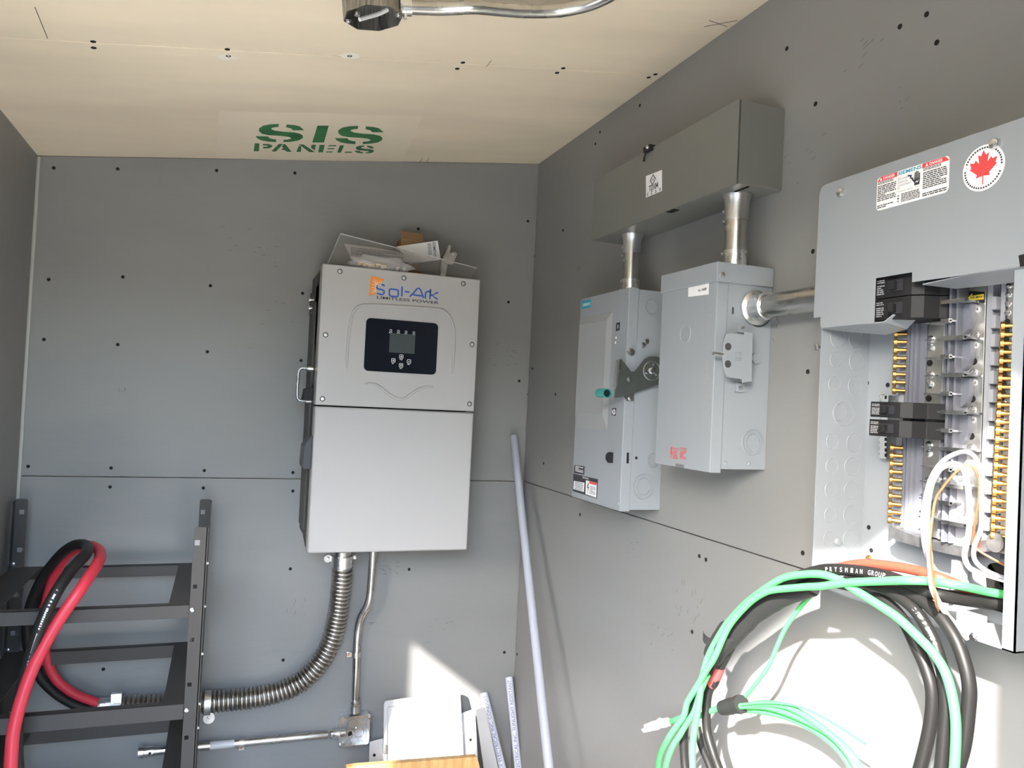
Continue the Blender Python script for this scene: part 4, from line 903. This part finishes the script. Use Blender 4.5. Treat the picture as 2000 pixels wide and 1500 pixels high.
breaker('black two-pole main breaker under the cut-out of the grey cover', 543, 628, 1709, 1792, 1846, .095, 2)
breaker('upper of the two black breakers clipped on mid panel', 783.5, 814.5, 1700, 1770, 1842, .094, 1)
breaker('lower of the two black breakers clipped on mid panel', 817.5, 851, 1697.5, 1768, 1840, .094, 1)

# cover plate (dead front) over the upper half
CD = .106
cv = thing('panel_cover', 'plain grey cover plate with danger label and maple leaf sticker over the panel top', 'panel cover', FR @ V((1.67, 1.63, LD)))
UR = 1.86
h = lambda x, y: hit(x, y, FR, CD)
ztop = h(1620, 357)[1]; zlo = h(1603, 641)[1]; zn = h(1590, 621)[1]
uL0 = h(1596, 480)[0]; uN = h(1602, 630)[0]
n1 = h(1710, 543.5); n2 = h(1781, 534); n3 = h(1781, 551); n4 = h(1908, 533)
poly = [(uL0-.002, zn), (uN, zn), (uN, zlo+.004), (uN+.004, zlo), (n1[0], zlo), (n1[0], n1[1]), (n2[0], n1[1]), (n3[0], n3[1]), (h(1885, 537)[0], h(1885, 537)[1]), (n4[0], n4[1]), (UR, n4[1]), (UR, ztop)]
poly += [(uL0+.012, ztop), (uL0+.004, ztop-.003), (uL0, ztop-.012)]
MB().prism(FR, poly, CD-.0016, CD).build('plate', COVG, cv, smooth=False, bevel=.0005)
def bent(name, L, faces):
    P = [at(x, y, FR, d) for x, y, d in L]; k = len(P); up = V((0, 0, .0016)); mb = MB()
    for f in faces:
        m = len(f); b_ = len(mb.v); mb.v += [P[i] for i in f]+[P[i]+up for i in f]
        mb.f += [[b_+i for i in range(m)][::-1], [b_+m+i for i in range(m)]]+[[b_+i, b_+(i+1) % m, b_+m+(i+1) % m, b_+m+i] for i in range(m)]
    mb.build(name, COVG, cv, smooth=False)
bent('lower_flange', [(1603,640,CD),(1656,635.5,CD-.001),(1708,632,CD-.001),(1727,629.5,.102),(1744,616,.098),(1788.5,625,.068),(1771,643,.062),(1731,654,.058),(1664,649,.062),(1606,643,.10)], [(0,1,8,9),(1,2,7,8),(2,3,6,7),(3,4,5,6)])
bent('upper_flange', [(1802,556.5,.100),(1908,534,CD-.001),(2020,518,CD-.001),(2020,547,.070),(1930,558,.066),(1867,564,.068)], [(0,1,4,5),(1,2,3,4)])
for x, y in ((1644, 376), (1946, 281)): u, v = h(x, y); dot('screw', 'pan', FR, u, v, CD+.002, cv, GALVB, 1.35)
A = pts(FR, CD, [(1990, 499), (2010, 494), (2010, 518), (1993, 521)]); MB().prism(FR, A, CD, CD+.0008).build('latch_hole', DARK, cv, smooth=False)
# danger label
A = pts(FR, CD, [(1713, 347), (1855, 304), (1853, 374), (1713, 413)])
u0, u1, v1, v0 = (A[0][0]+A[3][0])/2, (A[1][0]+A[2][0])/2, (A[0][1]+A[1][1])/2, (A[2][1]+A[3][1])/2
dl = MB().prism(FR, rr(u0, v0, u1, v1, .006, 4), CD, CD+.0006).build('danger_label', PAPER, cv, smooth=False)
U = lambda f: u0+(u1-u0)*f
Z = lambda f: v0+(v1-v0)*f
e = CD+.0009
for a, c in ((0.0, .30), (.65, 1.0)):
    P = [(U(a)+.001, Z(.86)), (U(c), Z(.86)), (U(c), Z(1)-.0004), (U(a)+(.006 if a == 0 else .001), Z(1)-.0004), (U(a)+.001, Z(1)-(.006 if a == 0 else .0005))]
    if a > 0: P = [(U(a), Z(.86)), (U(c)-.0004, Z(.86)), (U(c)-.0004, Z(1)-.006), (U(c)-.006, Z(1)-.0004), (U(a), Z(1)-.0004)]
    MB().prism(FR, P, e-.0004, e).build('red_header', REDP, dl, smooth=False)
    text('DANGER', FR, U(a+.10), Z(.885), U(a+.27), Z(.965), e+.0004, WHITE, dl, off=.02)
    MB().prism(FR, [(U(a+.045), Z(.885)), (U(a+.08), Z(.885)), (U(a+.0625), Z(.965))], e, e+.0004).build('warning_triangle', WHITE, dl, smooth=False)
    lines(FR, U(a+.015), Z(.77), U(a+.25), Z(.85), e, 2, INK, dl, 31+int(a*10))
    lines(FR, U(a+.015), Z(.26), U(a+.33 if a > .5 else .29), Z(.74), e, 9, INK, dl, 41+int(a*10), .9)
    lines(FR, U(a+.015), Z(.05), U(a+.33 if a > .5 else .27), Z(.16), e, 2, INK, dl, 51+int(a*10))
text('SIEMENS', FR, U(.315), Z(.87), U(.64), Z(.975), e, TEALP, dl, off=.025)
for s, za in (('EQ Loadcentre', .72), ('Centre de', .63), ('Consommation', .54), ('EQ', .45)):
    text(s, FR, U(.315), Z(za), U(.315+.0155*len(s)), Z(za+.07), e, GINK, dl)
text('Enclosure / Boitier : Type 1', FR, U(.315), Z(.36), U(.63), Z(.42), e, GINK, dl)
lines(FR, U(.37), Z(.06), U(.63), Z(.32), e, 6, INK, dl, 61)
for i, za in enumerate((.25, .17, .09)): MB().fbox(FR, (U(.315), Z(za), e-.0002), (U(.335), Z(za+.05), e)).build('tick_box', INK if i == 1 else GINK, dl, smooth=False)
# raised hand with a lightning bolt
hb = MB(); cx, cz, s = U(.585), Z(.62), (u1-u0)*.045
hb.prism(FR, [(cx-s*.8, cz-s*1.6), (cx+s*.7, cz-s*1.6), (cx+s*.9, cz), (cx-s*.9, cz)], e-.0002, e)
for k in range(4): hb.prism(FR, [(cx-s*.9+k*s*.46, cz), (cx-s*.55+k*s*.46, cz), (cx-s*.5+k*s*.44, cz+s*(1.5+.5*math.sin(k*1.0+.5))), (cx-s*.8+k*s*.44, cz+s*(1.5+.5*math.sin(k+.5)))], e-.0002, e)
hb.prism(FR, [(cx-s*.9, cz-s*.8), (cx-s*.8, cz-s*.2), (cx-s*1.6, cz+s*.4), (cx-s*1.7, cz+s*.1)], e-.0002, e)
hb.build('hand_symbol', INK, dl, smooth=False)
MB().tube([FR @ V((cx-s*2.8, cz+s*1.4, e)), FR @ V((cx-s*1.9, cz+s*1.2, e)), FR @ V((cx-s*2.0, cz+s*.6, e)), FR @ V((cx-s*1.2, cz+s*.3, e))], .0011, 5).build('wire_symbol', INK, dl)
MB().prism(FR, [(cx-s*.6, cz-s*.9), (cx, cz-s*.5), (cx+s*.1, cz-s*.8), (cx+s*.7, cz-s*.3), (cx+s*.1, cz-s*1.1), (cx, cz-s*.8)], e, e+.0003).build('spark_symbol', PAPER, dl, smooth=False)
# maple leaf sticker
u, v = h(1921, 328); Rm = .0285
ml = MB().prism(FR, circ(u, v, Rm, 40), CD, CD+.0006).build('round_sticker', PAPER, cv, smooth=False)
LEAF = [(0, 1.0), (.17, .67), (.38, .78), (.28, .22), (.55, .5), (.62, .34), (.95, .40), (.84, .08), (.95, 0), (.42, -.42), (.48, -.62), (.05, -.55)]
poly = LEAF+[(-x, y) for x, y in LEAF[::-1][:-1]]
MB().prism(FR, [(u+x*Rm*.68, v+.0015+y*Rm*.72) for x, y in poly], CD+.0006, CD+.001).build('maple_leaf', REDP, ml, smooth=False)
MB().fbox(FR, (u-.0006, v-.0205, CD+.0006), (u+.0006, v-.009, CD+.001)).build('leaf_stem', REDP, ml, smooth=False)
mb = MB()
for i in range(46):
    if i % 23 > 20: continue
    a = 2*PI*i/46; c_, s_ = math.cos(a), math.sin(a); r1, r2 = Rm*.83, Rm*.91; w_ = .045
    mb.add([FR @ V((u+r*math.cos(a+q), v+r*math.sin(a+q), CD+.0009)) for r, q in ((r1, -w_), (r2, -w_), (r2, w_), (r1, w_))], [(0, 1, 2, 3)])
mb.build('small_print', INK, ml, smooth=False)['kind'] = 'stuff'

# ------------------------------------------------------------------ coil of cables hung from the panel
def coil(name, label, PL, r, m, n=12, **k): return cable(name, label, 'cable', PL, FR, r, m, n, **k)
dC = .135
D = lambda L, d=dC: [(p[0], p[1], p[2] if len(p) > 2 else d) for p in L]
coil('ground_wire', 'green ground wire forming the big outer loop below the panel', D([(1353,1560),(1353,1500),(1353,1456),(1359,1412),(1365,1377),(1369.6,1338.6),(1375,1309),(1387,1274),(1412,1230),(1425,1212),(1455,1180),(1493,1151),(1528,1130),(1560,1123),(1601.6,1121.6),(1637,1132),(1665.6,1149.6),(1704,1173.6),(1752,1205.6),(1790,1241),(1825.6,1279),(1848,1317.6),(1861,1365.6),(1867,1420),(1864,1500),(1856,1570)], .15), .0058, GRNC)
coil('ground_wire', 'green ground wire running from the panel knockout across the top of the coil', D([(1284,1560),(1286,1500),(1291,1470.6),(1308,1438),(1322,1418),(1336,1397),(1343,1371),(1361,1341.5),(1380,1309),(1396,1283),(1415,1240),(1428,1217),(1449,1192),(1470,1172),(1492.7,1158),(1513,1152),(1572,1146.5),(1601.6,1145),(1656,1138),(1720,1135),(1784,1133.6),(1832,1137,.125),(1880,1145,.10),(1928,1156,.06),(1976,1164,.03),(2000,1170,.012)], .155), .0055, GRNC)
coil('ground_wire', 'green ground wire dropping at the left edge of the coil', D([(1296,1560),(1300,1500),(1312,1462),(1328,1436),(1340,1415),(1356,1390),(1368,1352),(1382,1318)], .145), .0055, GRNC)
coil('ground_wire', 'thin green wire dropping from the tape to the lower bunch', D([(1592,1154),(1563,1186),(1531,1233),(1501.5,1300),(1478,1333),(1454.6,1362),(1447,1372)], .10), .0036, GRNC, 10)
wht = coil('ground_wire', 'green wire with a frayed white end sticking out to the left', D([(1311,1409),(1334,1401),(1367,1398),(1390,1388),(1412,1381),(1454.6,1379),(1495.7,1374),(1542,1382),(1590,1410),(1640,1452),(1672,1500),(1690,1560)], .115), .0052, GRNC)
mb = lump(0, 0, 0, 1, 1, 1, 5, 3); a = at(1256, 1427, FR, .115); c = at(1311, 1409, FR, .115); ax = (c-a).normalized(); L = (c-a).length; s1 = V((0, 0, 1)).cross(ax).normalized(); s2 = ax.cross(s1)
R = random.Random(3); mb.v = [a+ax*((q.x+1)*.5*L)+s1*(q.y*.012*R.uniform(.7, 1.2))+s2*((q.z-.5)*.0095*R.uniform(.7, 1.3)) for q in mb.v]
lab(mb.build('frayed_end', mat('frayed_white', (.82, .82, .80), .7), wht, smooth=False), 'ragged white end')
for i, L_ in enumerate(([(1447,1386),(1490,1390),(1540,1402),(1600,1432),(1650,1480),(1690,1560)], [(1447,1380),(1495,1381),(1550,1398),(1607,1426),(1655,1462),(1700,1530)], [(1447,1376),(1500,1372),(1560,1380),(1620,1408),(1690,1452)])):
    coil('wire_tail', ('lower', 'middle', 'upper')[i]+' pale green wire tail leaving the taped bunch to the right', D(L_, .10+.012*i), (.005, .0045, .002)[i], GRNC, 10)
coil('feeder_cable', 'outermost thick black cable on the right side of the coil', D([(1697,1146),(1730,1146),(1758,1150),(1793.6,1168),(1832,1199),(1864,1244),(1883,1292),(1893,1340),(1891,1388),(1883,1452),(1870,1500),(1850,1570)], .125), .0083, BLKC)
c2 = D([(1650,1136),(1690,1140),(1726,1150),(1752,1163),(1784,1188),(1810,1225),(1829,1266),(1842,1318),(1848,1372),(1845,1420),(1838,1500),(1828,1570)], .130)
q = coil('feeder_cable', 'printed black cable inside the green loop on the right', c2, .0078, BLKC); along(c2, FR, .1, .55, .0082, PAPER, q, 9)
coil('feeder_cable', 'innermost black cable on the right side of the coil', D([(1560,1140),(1610,1136),(1656,1143),(1704,1156),(1739,1183),(1768,1218),(1790,1263),(1810,1308),(1821,1356),(1816,1420),(1797,1500),(1775,1570)], .120), .0083, BLKC)
c4 = D([(1396,1300,.13),(1418,1256,.13),(1448,1212,.13),(1490,1172,.13),(1540,1135,.13),(1585.6,1118),(1624,1112),(1688,1117),(1736,1127),(1790,1147),(1832,1161,.115),(1880,1170,.085),(1928,1177,.05),(1976,1180,.025),(2000,1184,.012)], .125)
q = coil('feeder_cable', 'printed black cable from the coil top into the panel knockout', c4, .0085, BLKC)
def pathtext(s, PL, f0, f1, r, h, m, parent, k=8):
    P = spline([at(x, y, FR, d) for x, y, d in PL], k); n = len(P); i0, i1 = int(n*f0), int(n*f1)
    for i, ch_ in enumerate(s):
        if ch_ == ' ': continue
        t = i0+(i1-i0)*i/max(1, len(s)-1); j = int(t); a = P[j]+(P[j+1]-P[j])*(t-j); d = (P[j+1]-P[j]).normalized(); f = (CAM-a); f = (f-d*f.dot(d)).normalized()
        F = Matrix.Translation(a+f*(r+.0006)) @ Matrix((d, f.cross(d), f)).transposed().to_4x4()
        text(ch_, F, -h*.35, -h*.5, h*.35, h*.5, 0, m, parent, name='printing')
pathtext('PRYSMIAN GROUP', c4, .43, .57, .0085, .0062, PAPER, q)
coil('feeder_cable', 'orange red cable lying along the top of the coil', D([(1560,1150,.11),(1600,1125,.11),(1640,1108),(1688,1101),(1736,1105),(1784,1113),(1832,1127),(1870,1142,.09),(1920,1165,.05),(1990,1186,.015)], .112), .0068, ORWIRE)
coil('feeder_cable', 'outer black cable on the left side of the coil', D([(1450,1208),(1430,1240),(1412,1272),(1390,1312),(1361,1356),(1343,1390),(1336,1428),(1336,1470),(1340,1510),(1352,1570)], .125), .0080, BLKC)
rc = coil('feeder_cable', 'black cable with a red end mark on the left of the coil', D([(1436,1248),(1420,1278),(1406,1305),(1396,1332),(1385,1348),(1380,1377),(1381,1427),(1393,1471),(1405,1505),(1425,1570)], .120), .0080, BLKC)
P = [at(x, y, FR, .120) for x, y in ((1407, 1303), (1398, 1325), (1391, 1338))]; lab(MB().tube(spline(P, 4), .0088, 12).build('red_mark', REDP, rc), 'red phase tape')
coil('feeder_cable', 'short inner black cable end at the lower left of the coil', D([(1362,1420),(1369.6,1456),(1384,1491),(1410,1560)], .105), .0066, BLKC)
# tape
def tape(label, PL, r0, r1, d, k=4):
    P = spline([at(x, y, FR, d) for x, y in PL], k); n = len(P); t = thing('tape_wrap', label, 'tape', P[0])
    R = random.Random(len(PL)); 
    MB().tube(P, [(r0+(r1-r0)*i/(n-1))*R.uniform(.94, 1.06) for i in range(n)], 16).build('wrap', TAPE, t, angle=30); return t
tape('long black tape wrap binding the top of the coil', [(1420,1250),(1450,1220),(1490,1188),(1536,1165),(1588,1149)], .0185, .0125, .125)
tw = tape('broad black tape band with a loose end at the left of the coil', [(1426,1232),(1410,1256),(1394,1282)], .0215, .0195, .133)
P = [at(x, y, FR, .15) for x, y in ((1397, 1255), (1384, 1255), (1375, 1247), (1373, 1242))]
mb = MB(); Q = spline(P, 4)
for i, q in enumerate(Q): pass
wv = V((0, 0, .0085)); vs = []
for q in Q: vs += [q+wv, q-wv*.8, q-wv*.8+V((.0008, .0008, 0)), q+wv+V((.0008, .0008, 0))]
k = len(Q); mb.add(vs, [(i*4+j, i*4+(j+1) % 4, i*4+4+(j+1) % 4, i*4+4+j) for i in range(k-1) for j in range(4)]+[(0, 1, 2, 3), (4*k-4, 4*k-3, 4*k-2, 4*k-1)]); mb.build('loose_end', TAPE, tw, smooth=False)
tape('small black tape collar on the lower green bunch', [(1411,1383),(1428,1379),(1449,1375)], .0125, .0155, .112)
# thin wires in the panel
tw_ = [(1889.6,1247,.10),(1873.6,1228,.11),(1848,1199,.12),(1825.6,1161,.165),(1818,1130,.165),(1816,1084,.13),(1811,1060,.12),(1811,1018,.11),(1813,980,.10),(1821,942,.095),(1838,915,.09),(1864,906,.088),(1881,915,.085),(1889,942,.08),(1893,980,.075),(1893,1031,.07),(1887,1067,.065),(1884,1087,.06),(1892,1107,.05),(1909,1117,.045),(1938,1126,.04),(1978,1138,.03),(1998,1143,.012)]
cable('signal_wire', 'white wire looped up inside the panel in front of the busbars', 'wire', tw_, FR, .0034, WHTW, 10)
cable('signal_wire', 'grey wire looped highest inside the panel', 'wire', [(1852,1133,.105),(1828.5,1115,.105),(1813,1090,.105),(1806,1067,.105),(1803,1044,.105),(1802,1013,.10),(1807,975,.10),(1818,935,.095),(1838,904,.09),(1864,887,.085),(1889,883,.085),(1907,897,.08),(1917,930,.075),(1917,980,.07),(1916,1031,.065),(1904,1064,.06),(1902,1087,.055),(1912,1104,.05),(1935,1119,.045),(1965,1130,.035),(1996,1138,.012)], FR, .0030, GRYW, 10)
cable('signal_wire', 'bare copper wire looped inside the panel', 'wire', [(1846,1225,.115),(1835,1199,.12),(1827,1170,.17),(1821,1115,.16),(1817,1057,.115),(1821,1013,.105),(1828,975,.10),(1843,950,.095),(1864,925,.09),(1884,910,.085),(1899,912,.08),(1911,935,.075),(1912,968,.07),(1907,1006,.068),(1902,1039,.062),(1901,1064,.055),(1914,1077,.05),(1955,1100,.035),(1980,1112,.02),(1994,1118,.012)], FR, .0016, COPPER, 8)

# ------------------------------------------------------------------ ceiling box and conduit
ob = thing('octagon_box', 'octagonal steel box open below on the ceiling', 'electrical box', at(728, 40, FC, .03))
dO = .042
uc, vc_ = hit(729, 36, FC, dO); ro = .054
OC = [(uc+ro*math.cos(math.radians(22.5+45*i)), vc_+ro*math.sin(math.radians(22.5+45*i))) for i in range(8)]
sc_ = lambda k: [(uc+(x-uc)*k, vc_+(y-vc_)*k) for x, y in OC]
BRUSH = mat('brushed_box_steel', (.34, .33, .31), .38, metal=1, var=.45, vscale=30, stretch=(12, 12, .6))
MB().plate(FC, OC, sc_(.965), 0, dO).build('box_wall', BRUSH, ob, smooth=False)
MB().prism(FC, sc_(.965), .0, .002).build('back_plate', BRUSH, ob, smooth=False)
for a in (25, 205):
    x, y = uc+.046*math.cos(math.radians(a)), vc_+.046*math.sin(math.radians(a)); MB().fbox(FC, (x-.006, y-.006, dO-.008), (x+.006, y+.006, dO-.001)).build('cover_lug', BRUSH, ob, smooth=False); dot('screw', 'pan', FC, x, y, dO, ob, GALVB, .9)
P = [at(x, y, FC, d) for x, y, d in ((757, 19, .012), (740, 27, .022), (720, 33, .034), (702, 38, .043))]; MB().tube(spline(P, 5), .0038, 8).build('wire_end', WHTW, ob)
q = at(698, 24, FC, .043); MB().cyl(q, q+V((.0, 0, -.006)), .005, 8).build('clamp_screw', GALVB, ob)
oc = thing('steel_conduit', 'steel conduit leaving the ceiling box to the right along the ceiling', 'conduit', at(1000, 16, FC, .02))
P = spline([at(x, y, FC, .024) for x, y in ((775,14),(800,15),(860,17),(900,15.5),(930,14.5),(980,19),(1020,22),(1060,22.5),(1100,20),(1150,9),(1200,-14),(1260,-60),(1330,-140))], 6)
MB().tube(P, .0117, 18).build('tube', EMT, oc)
MB().tube([at(782, 14.5, FC, .024), at(803, 15.5, FC, .024)], .0145, 18).build('connector', GALVB, oc)
q = at(792, 26, FC, .036); MB().cyl(q, q+V((0, .0, -.010)), .0032, 8).build('set_screw', GALVB, oc)
P = [at(779, 14, FC, .024), at(783, 14.3, FC, .024)]; MB().tube(P, .0175, 18).build('locknut', GALVB, oc)

# repeats of a kind share a group phrase
for k, g in (('ground_wire', 'green wires of the coil'), ('wire_tail', 'pale green tails of the taped bunch'), ('feeder_cable', 'thick cables of the coil'), ('battery_cable', 'battery cables over the rack'),
             ('signal_wire', 'thin wires looped inside the panel'), ('tape_wrap', 'black tape on the coil'), ('conduit_pipe', 'grey plastic conduits leaning in the corner'), ('circuit_breaker', 'black breakers in the panel'), ('conduit_riser', 'steel risers under the trough')):
    for o in bpy.data.objects:
        if o.parent is None and o.name.split('.')[0] == k: o['group'] = g
